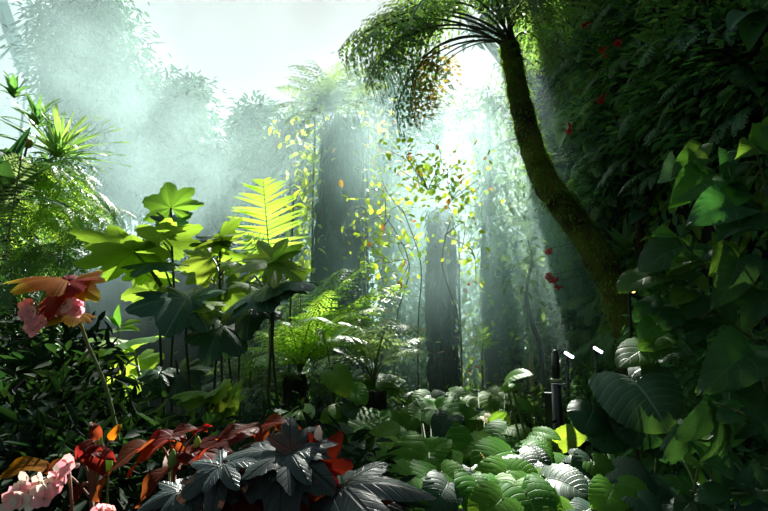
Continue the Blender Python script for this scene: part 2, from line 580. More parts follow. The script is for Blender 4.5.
def add_leaf(parent, mesh_tip, A, T, N=(0, -0.35, 1), name='leaf', stalk=None, smat='stem_green', sr=0.004, lift=0.3):
    me, tip = mesh_tip
    mw = leaf_matrix(tip, A, T, N)
    o = part(name, me, parent, mw)
    if stalk is not None:
        S = Vector(stalk)
        mid = S.lerp(A, 0.55) + Vector((0, 0, 1)) * (lift * (A - S).length * 0.25)
        mb = MB()
        mb.tube([S, mid, A], [sr * 1.3, sr, sr * 0.8], n=6, sub=5)
        part('leaf_stalk', mb.mesh('leaf_stalk', smat), o)
    return o


def foliage_mesh(name, P, D, Nn, size, mats, asp=0.42, mi=None, fold=0.15, droop=0.15):
    """many small leaves in one part: P base points, D tip directions, Nn upper sides"""
    P, D, Nn = np.asarray(P, float), np.asarray(D, float), np.asarray(Nn, float)
    n = len(P)
    D = D / np.linalg.norm(D, axis=1, keepdims=True)
    Nn = Nn - D * (Nn * D).sum(1, keepdims=True)
    Nn = Nn / (np.linalg.norm(Nn, axis=1, keepdims=True) + 1e-9)
    S = np.cross(D, Nn)
    size = np.broadcast_to(np.asarray(size, float), (n,))[:, None]
    w = size * asp * 0.5
    f, dr = fold * size * asp, droop * size
    V = np.empty((n, 6, 3))
    V[:, 0] = P
    V[:, 1] = P + D * size * 0.32 + S * w + Nn * f
    V[:, 2] = P + D * size * 0.72 + S * w * 0.8 + Nn * (f * 0.7 - dr * 0.5)
    V[:, 3] = P + D * size - Nn * dr
    V[:, 4] = P + D * size * 0.72 - S * w * 0.8 + Nn * (f * 0.7 - dr * 0.5)
    V[:, 5] = P + D * size * 0.32 - S * w + Nn * f
    me = bpy.data.meshes.new(name)
    me.vertices.add(n * 6)
    me.vertices.foreach_set('co', V.ravel())
    idx = (np.arange(n) * 6)[:, None]
    q = np.concatenate([idx + np.array([[0, 1, 2, 3]]), idx + np.array([[0, 3, 4, 5]])], axis=1).ravel()
    me.loops.add(n * 8)
    me.loops.foreach_set('vertex_index', q.astype(np.int32))
    me.polygons.add(n * 2)
    me.polygons.foreach_set('loop_start', (np.arange(n * 2) * 4).astype(np.int32))
    me.polygons.foreach_set('loop_total', np.full(n * 2, 4, np.int32))
    for m_ in (mats if isinstance(mats, (list, tuple)) else [mats]):
        me.materials.append(MAT[m_])
    if mi is not None:
        me.polygons.foreach_set('material_index', np.repeat(np.asarray(mi, np.int32), 2))
    me.update(calc_edges=True)
    me.validate()
    return me


def rand_dirs(n, bias=(0, 0, 0), amt=1.0):
    d = rng.normal(size=(n, 3))
    d /= np.linalg.norm(d, axis=1, keepdims=True)
    return d * amt + np.asarray(bias, float)

# ================================================================== THE SETTING
def grid_mesh(name, nx, ny, fn, mats, flip=False):
    vs = [fn(i / nx, j / ny) for j in range(ny + 1) for i in range(nx + 1)]
    fs = []
    for j in range(ny):
        for i in range(nx):
            a = j * (nx + 1) + i
            q = (a, a + 1, a + nx + 2, a + nx + 1)
            fs.append(q[::-1] if flip else q)
    return mesh_from(name, vs, fs, mats)


def floor_fn(u, v):
    x, y = -12 + 18 * u, -3 + 23 * v
    return (x, y, ground_z(x, y))


struct('floor', grid_mesh('floor', 90, 110, floor_fn, 'soil'))


def wr_fn(u, v):
    y, z = 1.2 + 11.0 * u, -0.3 + 9.3 * v
    x = wall_x(y, z) + 0.12 * noise.noise(Vector((y * 3.1, z * 3.1, 2.0)))
    return (x, y, z)


struct('wall_right', grid_mesh('wall_right', 100, 90, wr_fn, 'rock'))


def pillar_mesh(name, cx, cy, rx, ry, h, mats, amp=0.25, nx=48, nz=40, topr=0.75, z0=-0.4):
    vs, fs = [], []
    for j in range(nz + 1):
        t = j / nz
        for i in range(nx):
            a = 2 * math.pi * i / nx
            k = 1 - (1 - topr) * t ** 2
            if t > 0.9:
                k *= math.sqrt(max(0.0, 1 - ((t - 0.9) / 0.1) ** 2)) * 0.98 + 0.02
            p = Vector((cx + rx * k * math.cos(a), cy + ry * k * math.sin(a), z0 + (h - z0) * t))
            q = noise.noise(p * 1.3) + 0.5 * noise.noise(p * 3.1)
            p.x += amp * q * math.cos(a)
            p.y += amp * q * math.sin(a)
            vs.append(p)
    for j in range(nz):
        for i in range(nx):
            a0, a1 = j * nx + i, j * nx + (i + 1) % nx
            fs.append((a0, a1, a1 + nx, a0 + nx))
    fs.append(tuple(range(nz * nx, (nz + 1) * nx)))
    return mesh_from(name, vs, fs, mats)


struct('wall_left', pillar_mesh('wall_left', -4.15, 5.1, 1.15, 1.2, 3.1, 'rock', amp=0.22, topr=0.6))


def wb_fn(u, v):
    x, z = -7.5 + 6.2 * u, -0.3 + 2.55 * v
    p = Vector((x, 8.3, z))
    return (x, 8.3 + 0.18 * noise.noise(p * 0.8) + 0.05 * noise.noise(p * 3) + 0.12 * v, z + (0.2 * noise.noise(Vector((x * 0.9, 0, 5))) if v > 0.95 else 0))


def solid_wall(name, fn, nx, ny, thick, mats):
    vs, fs = [], []
    for off in (0.0, thick):
        for j in range(ny + 1):
            for i in range(nx + 1):
                p = fn(i / nx, j / ny)
                vs.append((p[0], p[1] + off, p[2]))
    n1 = (nx + 1) * (ny + 1)
    w = nx + 1
    for j in range(ny):
        for i in range(nx):
            a = j * w + i
            fs.append((a, a + 1, a + w + 1, a + w))
            fs.append((a + n1, a + n1 + w, a + n1 + w + 1, a + n1 + 1))
    for i in range(nx):
        a = ny * w + i
        fs.append((a, a + 1, a + 1 + n1, a + n1))
    for j in range(ny):
        for c in (0, nx):
            a = j * w + c
            fs.append((a, a + w, a + w + n1, a + n1))
    return mesh_from(name, vs, fs, mats)


struct('wall_back', solid_wall('wall_back', wb_fn, 60, 26, 0.6, 'rock_grey'))


# the glass dome: steel ribs and panes
def dome_pt(a, e):
    """azimuth a (degrees right of straight ahead), elevation e on a big glass vault"""
    Rr = 17.0
    a, e = R(a), R(e)
    return Vector((Rr * math.cos(e) * math.sin(a), 2.0 + Rr * math.cos(e) * math.cos(a), -1.0 + 0.92 * Rr * math.sin(e)))


def dome_glass(u, v):
    return dome_pt(-75 + 150 * u, 2 + 76 * v)


m, t, out = nt('dome_pane')
tb = t.nodes.new('ShaderNodeBsdfTransparent')
tb.inputs[0].default_value = (0.93, 0.97, 0.965, 1)
gb = t.nodes.new('ShaderNodeBsdfGlossy')
gb.inputs['Roughness'].default_value = 0.08
mxn = t.nodes.new('ShaderNodeMixShader')
mxn.inputs[0].default_value = 0.03
t.links.new(tb.outputs[0], mxn.inputs[1])
t.links.new(gb.outputs[0], mxn.inputs[2])
t.links.new(mxn.outputs[0], out.inputs['Surface'])
struct('window_1', grid_mesh('window_1', 40, 24, dome_glass, 'dome_pane'))

# the ribs that show through the thin mist at the upper left, nearer than the panes behind
ribs = MB()


def rib(a, b, Y, w):
    A, B = at(*a, Y), at(*b, Y)
    ribs.tube([A, B], [w, w], n=4, sub=1)


rib((-60, 72), (110, -22), 12.6, 0.055)
rib((22, -30), (33, 24), 12.6, 0.05)
rib((-14, -40), (24, 70), 13.0, 0.16)
rib((33, 24), (20, 140), 12.6, 0.03)
rib((-40, 100), (33, 24), 12.6, 0.03)
rib((110, -22), (24, 70), 13.0, 0.03)
struct('trim_1', ribs.mesh('trim_1', 'dome_steel', smooth=False))


# ================================================================== THE PLANTED WALL ON THE RIGHT
# moss and creeping leaves, uncountable
n = 30000
Y = 1.6 + 9.2 * rng.random(n) ** 0.8
Z = 0.0 + 8.0 * rng.random(n)
P = np.array([(wall_x(y, z) - 0.06, y, z) for y, z in zip(Y, Z)])
clump = np.array([noise.noise(Vector((y * 1.3, z * 1.3, 7.0))) for y, z in zip(Y, Z)])
P[:, 0] -= np.clip(clump, 0, 1) * 0.35 * rng.random(n)
D = rand_dirs(n, (-0.55, -0.25, -0.75), 0.6)
Nn = rand_dirs(n, (-0.7, -0.3, 0.9), 0.3)
patch = np.array([noise.noise(Vector((y * 0.8, z * 0.8, 21.0))) for y, z in zip(Y, Z)]) + 0.25 * rng.normal(size=n)
mi = np.where(patch > 0.12, 1, np.where(patch < -0.42, 2, 0))
wf = part('creeping_foliage', foliage_mesh('creeping_foliage', P, D, Nn, rng.uniform(0.05, 0.15, n), ['wall_leaf', 'wall_moss', 'wall_blue'], asp=0.45, mi=mi), None)
wf['kind'] = 'stuff'
wf['label'] = 'dense dark mat of moss and small leaves covering the shaded rock wall'
wf['category'] = 'foliage'


def wall_fern(px, py, size, mat, label, group, seed, nf=9, bip=False, down=0.75):
    rs = random.Random(seed)
    o0 = hit_wall(px, py, .1)
    o = Vector((wall_x(o0.y, o0.z) - 0.05, o0.y, o0.z))
    t_ = thing('hanging_fern', label, 'fern', o, group)
    for k in range(nf):
        a = R(-100 + 200 * (k + 0.5) / nf + rs.uniform(-10, 10))
        d = Vector((-0.85 * math.cos(a) - 0.15, 0.9 * math.sin(a) - 0.15, rs.uniform(-1.0, -0.3) * down))
        L_ = size * rs.uniform(0.7, 1.15)
        me = M('frond', rs.randint(0, 1), mat, n=20, bip=bip, PL=0.17 if not bip else 0.26, bare=0.06, bnd=1.5, pw=0.42, stalk='stem_dark', rr=0.006)
        add_leaf(t_, me, o, o + d.normalized() * L_, (-0.6, -0.2, 0.8), name='frond')
    return t_


ferns = [
    (585, 60, .55), (610, 105, .6), (598, 170, .65), (640, 60, .6), (575, 215, .5), (585, 255, .55), (612, 150, .5), (660, 110, .55),
    (690, 40, .5), (640, 160, .5), (570, 120, .5), (720, 80, .5), (740, 30, .45), (590, 20, .6), (625, 15, .55), (575, 290, .5), (560, 180, .5),
    (670, 170, .45), (700, 120, .45), (755, 110, .4)]
for i, (px, py, s) in enumerate(ferns):
    hi = py < 130
    wall_fern(px, py, s, 'fern_dark' if px > 620 or i % 3 == 0 else 'fern_green',
              'dark fern hanging on the upper part of the shaded planted wall' if hi else 'dark fern hanging on the planted wall at the height of the leaning trunk',
              'ferns on the upper planted wall' if hi else 'ferns on the middle of the planted wall', 100 + i)
wall_fern(610, 205, .6, 'fern_pale', 'pale silvery fern frond plant on the dark wall just right of the leaning trunk', None, 150, nf=6)
for i, (px, py, s) in enumerate([(612, 345, .5), (600, 300, .5), (628, 335, .45), (590, 330, .45)]):
    wall_fern(px, py, s, 'fern_green', 'feathery bright fern hanging beneath the foot of the leaning trunk', 'feathery ferns beneath the leaning trunk', 160 + i, bip=True)


def wall_clump(px, py, n_, rad, size, mat, label, cat, name, group=None, seed=0, asp=0.35, bias=(-0.6, -0.4, -0.35)):
    o0 = hit_wall(px, py)
    o = Vector((wall_x(o0.y, o0.z) - 0.04, o0.y, o0.z))
    t_ = thing(name, label, cat, o, group)
    g = np.random.default_rng(seed + 900)
    d = g.normal(size=(n_, 3))
    d /= np.linalg.norm(d, axis=1, keepdims=True)
    d[:, 0] = -np.abs(d[:, 0])
    r = rad * g.random(n_) ** 0.5
    P = np.asarray(o) + d * r[:, None] * np.array([0.8, 1, 1]) + np.array([-0.05, 0, 0])
    part('foliage', foliage_mesh('foliage', P, d * 0.8 + np.asarray(bias), np.array([[-.4, -.3, 1]]) + 0.3 * g.normal(size=(n_, 3)), size * g.uniform(.6, 1.2, n_), mat, asp=asp), t_)
    mb = MB()
    for k in range(7):
        e = Vector(P[(k * 31) % n_])
        mb.tube([o, o.lerp(e, 0.5) + Vector((0, 0, 0.04)), e], [0.008, 0.006, 0.003], n=5)
    part('stem', mb.mesh('stem', 'stem_dark'), t_)
    return t_


for i, (px, py) in enumerate([(565, 40), (600, 130), (650, 30), (675, 75), (710, 25), (735, 60), (760, 70), (625, 75), (580, 150), (690, 95), (655, 140), (725, 120), (750, 150), (615, 185)]):
    wall_clump(px, py, 200, .42, .12, 'wall_leaf', 'leafy dark bush growing out of the shaded planted wall', 'bush', 'wall_bush', 'leafy bushes on the shaded planted wall', i)
wall_clump(548, 100, 160, .5, .13, 'spring_leaf', 'sunlit yellow-green bush glowing between leaning trunk and dark wall', 'bush', 'wall_bush', None, 40)
wall_clump(536, 60, 160, .55, .12, 'shrub_leaf', 'green bush on the wall edge right beside the fern tree crown', 'bush', 'wall_bush', None, 41)
wall_clump(600, 50, 90, .3, .12, 'wall_blue', 'bluish green bush with broad leaves high on the planted wall', 'bush', 'wall_bush', None, 42, asp=.6)
wall_clump(628, 130, 90, .35, .12, 'wall_blue', 'bluish green bush low on the wall above the pitcher plant', 'bush', 'wall_bush', None, 43, asp=.5)
wall_clump(584, 172, 260, .42, .06, 'fern_pale', 'fine pale spray of tiny leaves on the wall just right of the leaning trunk', 'bush', 'wall_bush', None, 44, asp=.3)


def rosette(name, label, cat, o, size, n_, mat, seed, up=(0, 0, 1), spread=0.7, W=0.09, droop=0.8, group=None, back=(-.3, -.3, 0)):
    rs = random.Random(seed)
    t_ = thing(name, label, cat, o, group)
    u = Vector(up).normalized()
    a0 = u.cross(Vector((1, .3, .2))).normalized()
    b0 = u.cross(a0)
    for k in range(n_):
        an = 2.4 * k
        q = (k + 0.5) / n_
        d = u * (1 - spread * q * 1.2) + (a0 * math.cos(an) + b0 * math.sin(an)) * (0.35 + 0.9 * q) + Vector(back) * 0.3
        L_ = size * rs.uniform(.8, 1.1)
        add_leaf(t_, M('lance', k % 2, mat, W=W, droop=droop, fold=.3, nt_=10, pk=.55), Vector(o), Vector(o) + d.normalized() * L_, u + Vector((0, -.2, .3)))
    return t_


# long pale leaves standing off the wall
o = hit_wall(572, 112, .3)
t_ = thing('wall_orchid', 'plant with two long pale grey-green strap leaves hanging on the wall', 'plant', o)
add_leaf(t_, M('lance', 3, 'fern_pale', W=.14, droop=.3), o, at(559, 150, o.y - .35), (-.5, -.6, .5))
add_leaf(t_, M('lance', 4, 'fern_pale', W=.10, droop=.6), o, at(555, 116, o.y - .3), (-.2, -.6, .8))
add_leaf(t_, M('lance', 3, 'wall_blue', W=.16, droop=.3), o, at(587, 108, o.y - .25), (-.2, -.6, .8))
o = hit_wall(755, 15, .1)
t_ = thing('wall_orchid', 'plant with one broad bluish strap leaf at the top of the dark wall', 'plant', o)
add_leaf(t_, M('lance', 3, 'wall_blue', W=.17, droop=.7), o, at(728, 32, o.y - .2), (-.2, -.6, .8))
add_leaf(t_, M('lance', 4, 'wall_leaf', W=.17, droop=.7), o, at(748, 52, o.y - .2), (-.2, -.6, .8))
rosette('bromeliad', 'dark rosette of strap leaves on the wall above the pitcher plant', 'bromeliad', hit_wall(652, 196), .42, 16, 'wall_leaf', 5, up=(-.5, -.3, .8), W=.1)
rosette('bromeliad', 'small dark rosette low on the wall behind the leaning trunk foot', 'bromeliad', hit_wall(574, 318, .25), .42, 15, 'wall_blue', 6, up=(-.4, -.5, .7), W=.08)
rosette('bromeliad', 'dark rosette of narrow leaves right of the leaning trunk middle', 'bromeliad', hit_wall(630, 258, .2), .4, 15, 'wall_leaf', 7, up=(-.5, -.3, .8), W=.09)

# pitcher plant: a short trunk and hanging pitchers with broad leaves
o = hit_wall(650, 285, .15)
t_ = thing('pitcher_plant', 'pitcher plant with brownish hanging pitchers under broad leaves on dark wall', 'plant', o)
mb = MB()
mb.tube([o + Vector((0, 0, -.15)), at(641, 255, o.y), at(640, 225, o.y), at(648, 205, o.y)], [.045, .04, .035, .02], n=8, rough=.15)
part('stem', mb.mesh('stem', 'bark_brown'), t_)
for k, (px, py) in enumerate([(651, 248), (659, 251), (668, 243), (676, 241), (684, 246)]):
    c = at(px, py, o.y - .12 + .03 * (k % 2))
    mb = MB()
    mb.tube([c + Vector((0, 0, .09)), c + Vector((.01, 0, .05)), c, c + Vector((0, 0, -.06)), c + Vector((0, -.01, -.10)), c + Vector((0, -.03, -.12))], [.020, .022, .024, .030, .024, .008], n=8, sub=2)
    pt = part('pitcher', mb.mesh('pitcher', 'pitcher_skin'), t_)
    mb = MB()
    mb.tube([c + Vector((0, 0, .09)), c + Vector((.01, .02, .2)), at(660, 212, o.y - .05)], [.003, .003, .003], n=4)
    part('tendril', mb.mesh('tendril', 'stem_dark'), pt)
for k, (ax, ay, tx, ty) in enumerate([(648, 208, 625, 205), (648, 206, 636, 190), (652, 206, 672, 196), (654, 208, 680, 215), (652, 212, 650, 240), (656, 210, 670, 236), (646, 210, 630, 225)]):
    add_leaf(t_, M('lance', k % 2, 'wall_blue', W=.17, droop=.6), at(ax, ay, o.y), at(tx, ty, o.y - .15), (-.2, -.7, .7))

# red flowers on the wall
for k, (px, py, cnt) in enumerate([(549, 249, 3), (552, 275, 4), (558, 281, 2), (604, 48, 2), (617, 42, 2), (586, 26, 3), (601, 98, 2), (570, 128, 2)]):
    o = hit_wall(px, py, .75 if k < 3 else .42)
    t_ = thing('red_flower', ['cluster of red flowers on the wall right of the leaning trunk, upper of the three', 'cluster of red flowers on the wall below the other red ones',
                              'small red flower just right of the lowest red cluster on wall', 'red flower high on the dark wall, left one of the high pair', 'red flower high on the dark wall, right one of the high pair',
                              'tiny red flower near the top edge, right of the fern tree crown', 'small red flower on the wall under the high pair of red flowers', 'small red flower beside the long pale strap leaves'][k], 'flower', o)
    mb = MB()
    root_ = Vector((wall_x(o.y, o.z), o.y, o.z + .05))
    mb.tube([root_, root_.lerp(o, .5) + Vector((0, 0, .05)), o], [.004, .003, .003], n=5)
    part('stem', mb.mesh('stem', 'stem_green'), t_)
    rs = random.Random(k)
    for q in range(cnt):
        c = o + Vector((rs.uniform(-.02, .02), rs.uniform(-.04, .04), rs.uniform(-.05, .03)))
        nn = 10
        dd = rand_dirs(nn, (-.2, -.4, -.6), .9)
        part('petal_cluster', foliage_mesh('petal_cluster', np.tile(np.asarray(c), (nn, 1)), dd, rand_dirs(nn), .05, 'red_petal', asp=.6), t_)

# ================================================================== THE LEANING FERN TREE
trk = [(632, 345, 5.2), (622, 308, 5.1), (603, 265, 5.0), (575, 222, 5.0), (549, 188, 5.0), (533, 150, 5.0), (521, 105, 5.0), (514, 70, 5.0), (509, 44, 5.0)]
rad = [.15, .145, .135, .125, .12, .108, .10, .09, .085]
pts = [at(*p) for p in trk]
tf = thing('fern_tree', 'leaning mossy fern tree whose curved trunk crosses in front of the wall', 'tree', (pts[0].x, pts[0].y, pts[0].z))
mb = MB()
foot = Vector((wall_x(5.3, .6) - .05, 5.35, .55))
mb.tube([foot] + pts, [.17] + rad, n=18, sub=8, rough=.16)
trunk_o = part('trunk', mb.mesh('trunk', 'bark_mossy'), tf)
# moss tufts on the trunk
mp, md, mn = [], [], []
for _ in range(3200):
    i = rng.integers(0, len(pts) - 1)
    u = rng.random()
    p = pts[i].lerp(pts[i + 1], u)
    r = rad[i] * (1 - u) + rad[i + 1] * u
    ax = (pts[i + 1] - pts[i]).normalized()
    d = Vector(rng.normal(size=3))
    d = (d - ax * d.dot(ax)).normalized()
    if d.z < -.3 and rng.random() < .6:
        continue
    mp.append(p + d * (r * .97))
    md.append(d * .8 + Vector((0, 0, -.7)) + Vector(rng.normal(size=3)) * .3)
    mn.append(d + Vector((0, 0, .3)))
ms = part('moss', foliage_mesh('moss', mp, md, mn, rng.uniform(.02, .055, len(mp)), 'wall_moss', asp=.35), trunk_o)
ms['kind'] = 'stuff'
cr = at(508, 44, 5.0)
crown = [((345, 62), 4.6), ((352, 45), 4.9), ((366, 72), 5.4), ((365, 88), 4.6), ((414, 14), 4.1), ((338, 52), 5.3), ((440, -20), 5.6), ((460, -60), 4.6), ((505, -95), 5.2), ((545, -80), 5.8), ((580, -40), 4.4),
         ((600, 5), 5.6), ((585, 40), 5.9), ((556, 70), 6.0), ((400, -10), 5.2), ((520, -60), 3.9), ((392, 40), 4.5), ((375, 30), 5.8), ((545, 20), 4.0)]
for k, ((px, py), yy) in enumerate(crown):
    T = at(px, py, yy)
    st = 0.42 if px < 450 else 0.2
    me = M('frond', k % 3, 'fern_olive' if k % 4 else 'fern_green', n=24, PL=.30, bare=st, bnd=1.75, leaflets=9, pw=.36, pdroop=.5, stalk='stem_dark', rr=.0085)
    add_leaf(tf, me, cr + Vector((rng.uniform(-.05, .05), rng.uniform(-.05, .05), rng.uniform(-.05, .1))), T, (0, 0.1, 1), name='frond')
for k, ((px, py), yy) in enumerate([((400, 138), 5.1), ((417, 128), 4.7), ((392, 118), 5.4), ((428, 112), 5.3), ((408, 126), 5.6)]):
    T = at(px, py, yy)
    me = M('frond', k % 2, 'fern_dead' if k % 2 else 'fern_olive', n=13, PL=.2, bare=.45, bnd=2.3, leaflets=7, pw=.3, gap=.7, pdroop=1.0, stalk='stem_dark', rr=.007)
    o = add_leaf(tf, me, cr, T, (0, 0.1, 1), name='dry_frond')
    o['label'] = 'drooping brown and yellow dry frond'
# epiphyte ferns sitting on the trunk
for k, (i, u, nf) in enumerate([(2, .5, 6), (4, .2, 6), (2, .95, 7), (3, .3, 5), (6, .4, 4)]):
    p = pts[i].lerp(pts[i + 1], u) + Vector((0, -rad[i] * .7, rad[i] * .5))
    t_ = thing('small_fern', 'small fern growing on the mossy leaning trunk', 'fern', p, 'small ferns on the leaning trunk')
    rs = random.Random(k + 60)
    for q in range(nf):
        a = R(-90 + 180 * (q + .5) / nf)
        d = Vector((math.sin(a), -.4, .3 + .4 * math.cos(a)))
        add_leaf(t_, M('frond', q % 2, 'fern_green', n=16, bip=False, PL=.2, bare=.05, bnd=1.6, pw=.42, stalk='stem_dark', rr=.008), p, p + d.normalized() * rs.uniform(.14, .26), (0, -.3, 1), name='frond')

# ================================================================== THE THREE MOSSY COLUMNS


def column(name, label, px0, px1, ytop, ybot, Y, seed, mats='bark_column', extra=1.0, tufts=1200, tsize=1.0, taper=.97):
    xm = (px0 + px1) / 2
    r = (px1 - px0) / 2 / F * Y
    top = at(xm, ytop, Y)
    bot = Vector((top.x, Y, ground_z(top.x, Y) - .05))
    t_ = thing(name, label, 'tree', bot)
    mb = MB()
    h = top.z - bot.z
    mb.tube([bot, bot + Vector((0.02, 0, h * .25)), bot + Vector((-.02, 0, h * .55)), bot + Vector((0, 0, h * .85)), top + Vector((0, 0, -r * .75)), top + Vector((0, 0, -r * .2)), top],
            [r * 1.15 * extra, r * 1.06, r * 1.0, r * taper, r * .86 * taper, r * .55 * taper, r * .15], n=30, sub=9, rough=.3)
    tr_ = part('trunk', mb.mesh('trunk', mats), t_)
    g = np.random.default_rng(seed)
    n_ = tufts
    a = g.random(n_) * 2 * math.pi
    zz = bot.z + h * g.random(n_)
    rz = r * (1 + (taper - 1) * np.clip((zz - bot.z) / h, 0, 1))
    P = np.stack([top.x + np.cos(a) * rz, Y + np.sin(a) * rz, zz], 1)
    D = np.stack([np.cos(a) * .5, np.sin(a) * .5, -1 + 0 * a], 1) + .25 * g.normal(size=(n_, 3))
    Nn = np.stack([np.cos(a), np.sin(a), 0 * a + .3], 1)
    mo = part('moss', foliage_mesh('moss', P, D, Nn, tsize * g.uniform(.05, .13, n_), 'tree_leaf', asp=.2), tr_)
    mo['kind'] = 'stuff'
    return t_, top, r, bot


def trunk_vine(name, label, top, r, bot, Y, seed, n_, size, mat, lo=0.0, hi=1.0, side=0, red=0.0, spread=.35):
    g = np.random.default_rng(seed)
    t_ = thing(name, label, 'vine', (top.x, Y - r, bot.z + (top.z - bot.z) * lo))
    mb = MB()
    P = []
    for s in range(5):
        a = g.uniform(-2.7, -.4) if side == 0 else (g.uniform(-3.6, -2.6) if side < 0 else g.uniform(-.6, .5))
        pts_ = []
        for k in range(9):
            q = lo + (hi - lo) * k / 8
            a += g.uniform(-.25, .25)
            pts_.append(Vector((top.x + math.cos(a) * (r + .05), Y + math.sin(a) * (r + .05), bot.z + (top.z - bot.z) * q)))
        mb.tube(pts_, .012, n=5)
        for _ in range(n_ // 5):
            k = g.integers(0, 8)
            p = pts_[k].lerp(pts_[k + 1], g.random())
            P.append(p + Vector((math.cos(a), math.sin(a), 0)) * abs(g.normal()) * spread * .5 + Vector(g.normal(size=3)) * spread * .25)
    part('stem', mb.mesh('stem', 'stem_dark'), t_)
    n2 = len(P)
    mi = (g.random(n2) < red).astype(int)
    part('foliage', foliage_mesh('foliage', P, g.normal(size=(n2, 3)) + np.array([0, -.4, -.5]), g.normal(size=(n2, 3)) * .4 + np.array([0, -.3, 1]), size * g.uniform(.6, 1.2, n2), [mat, 'amber_leaf'], asp=.5, mi=mi), t_)
    return t_


c1, top1, r1, bot1 = column('mossy_tree', 'thick dark mossy trunk topped by a bright fern, leftmost of the three trunks', 317, 366, 118, 400, 7.5, 1, tufts=4200, tsize=1.5, taper=.72)
trunk_vine('climbing_vine', 'leafy vine climbing the left edge of the thick fern-topped trunk', top1, r1, bot1, 7.5, 11, 420, .13, 'spring_leaf', .3, 1.0, -1, .03, spread=.45)
trunk_vine('climbing_vine', 'bright leafy vine climbing the right edge of the thick fern-topped trunk', top1, r1, bot1, 7.5, 12, 380, .11, 'spring_leaf', .25, .99, 1, .12, spread=.45)
c2, top2, r2, bot2 = column('mossy_tree', 'bare dark straight trunk in the middle with sunbeams across it', 426, 455, 208, 400, 7.0, 2)
c3, top3, r3, bot3 = column('mossy_tree', 'hazy straight trunk standing behind, right one of the three trunks', 490, 518, 235, 395, 9.0, 3)
trunk_vine('climbing_vine', 'sparse leafy vine down the right side of the middle bare trunk', top2, r2, bot2, 7.0, 13, 130, .10, 'spring_leaf', .2, .9, 1, .05, spread=.5)
trunk_vine('climbing_vine', 'pale vine hanging on top of the hazy right trunk', top3, r3, bot3, 9.0, 14, 120, .2, 'spring_leaf', .72, 1.08, 0, .0, spread=.5)


def fern_crown(name, label, base, tips, mat, seed, Yv=.6, group=None, N=(0, 0, 1), PL=.28, bnd=1.3, n_=20, bare=.1, mesh_kw=None):
    t_ = thing(name, label, 'fern', base, group)
    rs = random.Random(seed)
    for k, (px, py, dy) in enumerate(tips):
        me = M('frond', k % 2, mat, n=n_, PL=PL, bare=bare, bnd=bnd, leaflets=8, pw=.38, pdroop=.3, stalk='stem_green', rr=.008)
        add_leaf(t_, me, base, at(px, py, base.y + dy), N, name='frond')
    return t_


fern_crown('crown_fern', 'bright yellow-green fern spreading on top of the thick dark trunk', at(326, 116, 7.5),
           [(272, 108, -.4), (278, 88, .2), (290, 76, -.3), (312, 60, .3), (340, 62, -.4), (366, 70, .2), (386, 84, -.2), (376, 108, -.5), (352, 92, -.7), (304, 94, -.7), (284, 124, -.5), (330, 78, -.8), (296, 66, .5), (355, 66, .6)], 'fern_crown', 3, bnd=1.3, PL=.36)

# bright climber with small round leaves in the sunbeams
o = at(432, 205, 5.5)
t_ = thing('leafy_climber', 'airy climber with small bright yellow-green leaves catching the sunbeams between the trunks', 'climber', Vector((o.x, 5.5, 0)))
mb = MB()
P = []
rs = random.Random(5)
starts = [(418, 400), (460, 400), (395, 400)]
for s_, (sx, sy) in enumerate(starts):
    b_ = at(sx, 330, 5.5 + .1 * s_)
    mb.tube([Vector((b_.x, b_.y, 0)), b_, at(sx + (432 - sx) * .5 - 4, 265, 5.45), at([405, 452, 385][s_], 215, 5.4)], [.009, .007, .006, .004], n=5)
joints = [(405, 215), (452, 200), (385, 225), (428, 190), (412, 250), (445, 235), (390, 262)]
tw_ends = [(368, 190), (362, 222), (372, 245), (380, 275), (400, 170), (412, 150), (428, 140), (440, 160), (455, 165), (470, 155), (484, 165), (478, 190), (468, 205), (455, 215), (390, 210), (405, 235), (420, 190), (435, 185), (372, 290), (398, 285), (388, 150), (462, 250), (352, 205), (476, 285), (360, 262), (410, 270), (420, 165), (446, 180), (380, 172)]
for k, (px, py) in enumerate(tw_ends):
    jx, jy = min(joints, key=lambda q: (q[0] - px) ** 2 + (q[1] - py) ** 2)
    o_ = at(jx, jy, 5.4)
    e = at(px, py, 5.3 + rs.uniform(-.5, .4))
    mid = o_.lerp(e, .5) + Vector((rs.uniform(-.15, .15), 0, rs.uniform(-.05, .2)))
    mb.tube([o_, mid, e], [.005, .004, .002], n=5)
    for q in range(24):
        u = rs.uniform(.1, 1.1)
        p = (o_.lerp(mid, u * 2) if u < .5 else mid.lerp(e, u * 2 - 1)) + Vector((rs.gauss(0, .11), rs.gauss(0, .12), rs.gauss(0, .11)))
        P.append(p)
part('branch', mb.mesh('branch', 'stem_green'), t_)
n2 = len(P)
part('foliage', foliage_mesh('foliage', P, rng.normal(size=(n2, 3)) + np.array([0, -.3, -.3]), rng.normal(size=(n2, 3)) * .5 + np.array([0, -.5, .8]), rng.uniform(.03, .085, n2), ['spring_leaf', 'amber_leaf'], asp=.62, mi=(rng.random(n2) < .06).astype(int)), t_)

# ================================================================== BACKGROUND TREES AND SHRUBS IN THE MIST


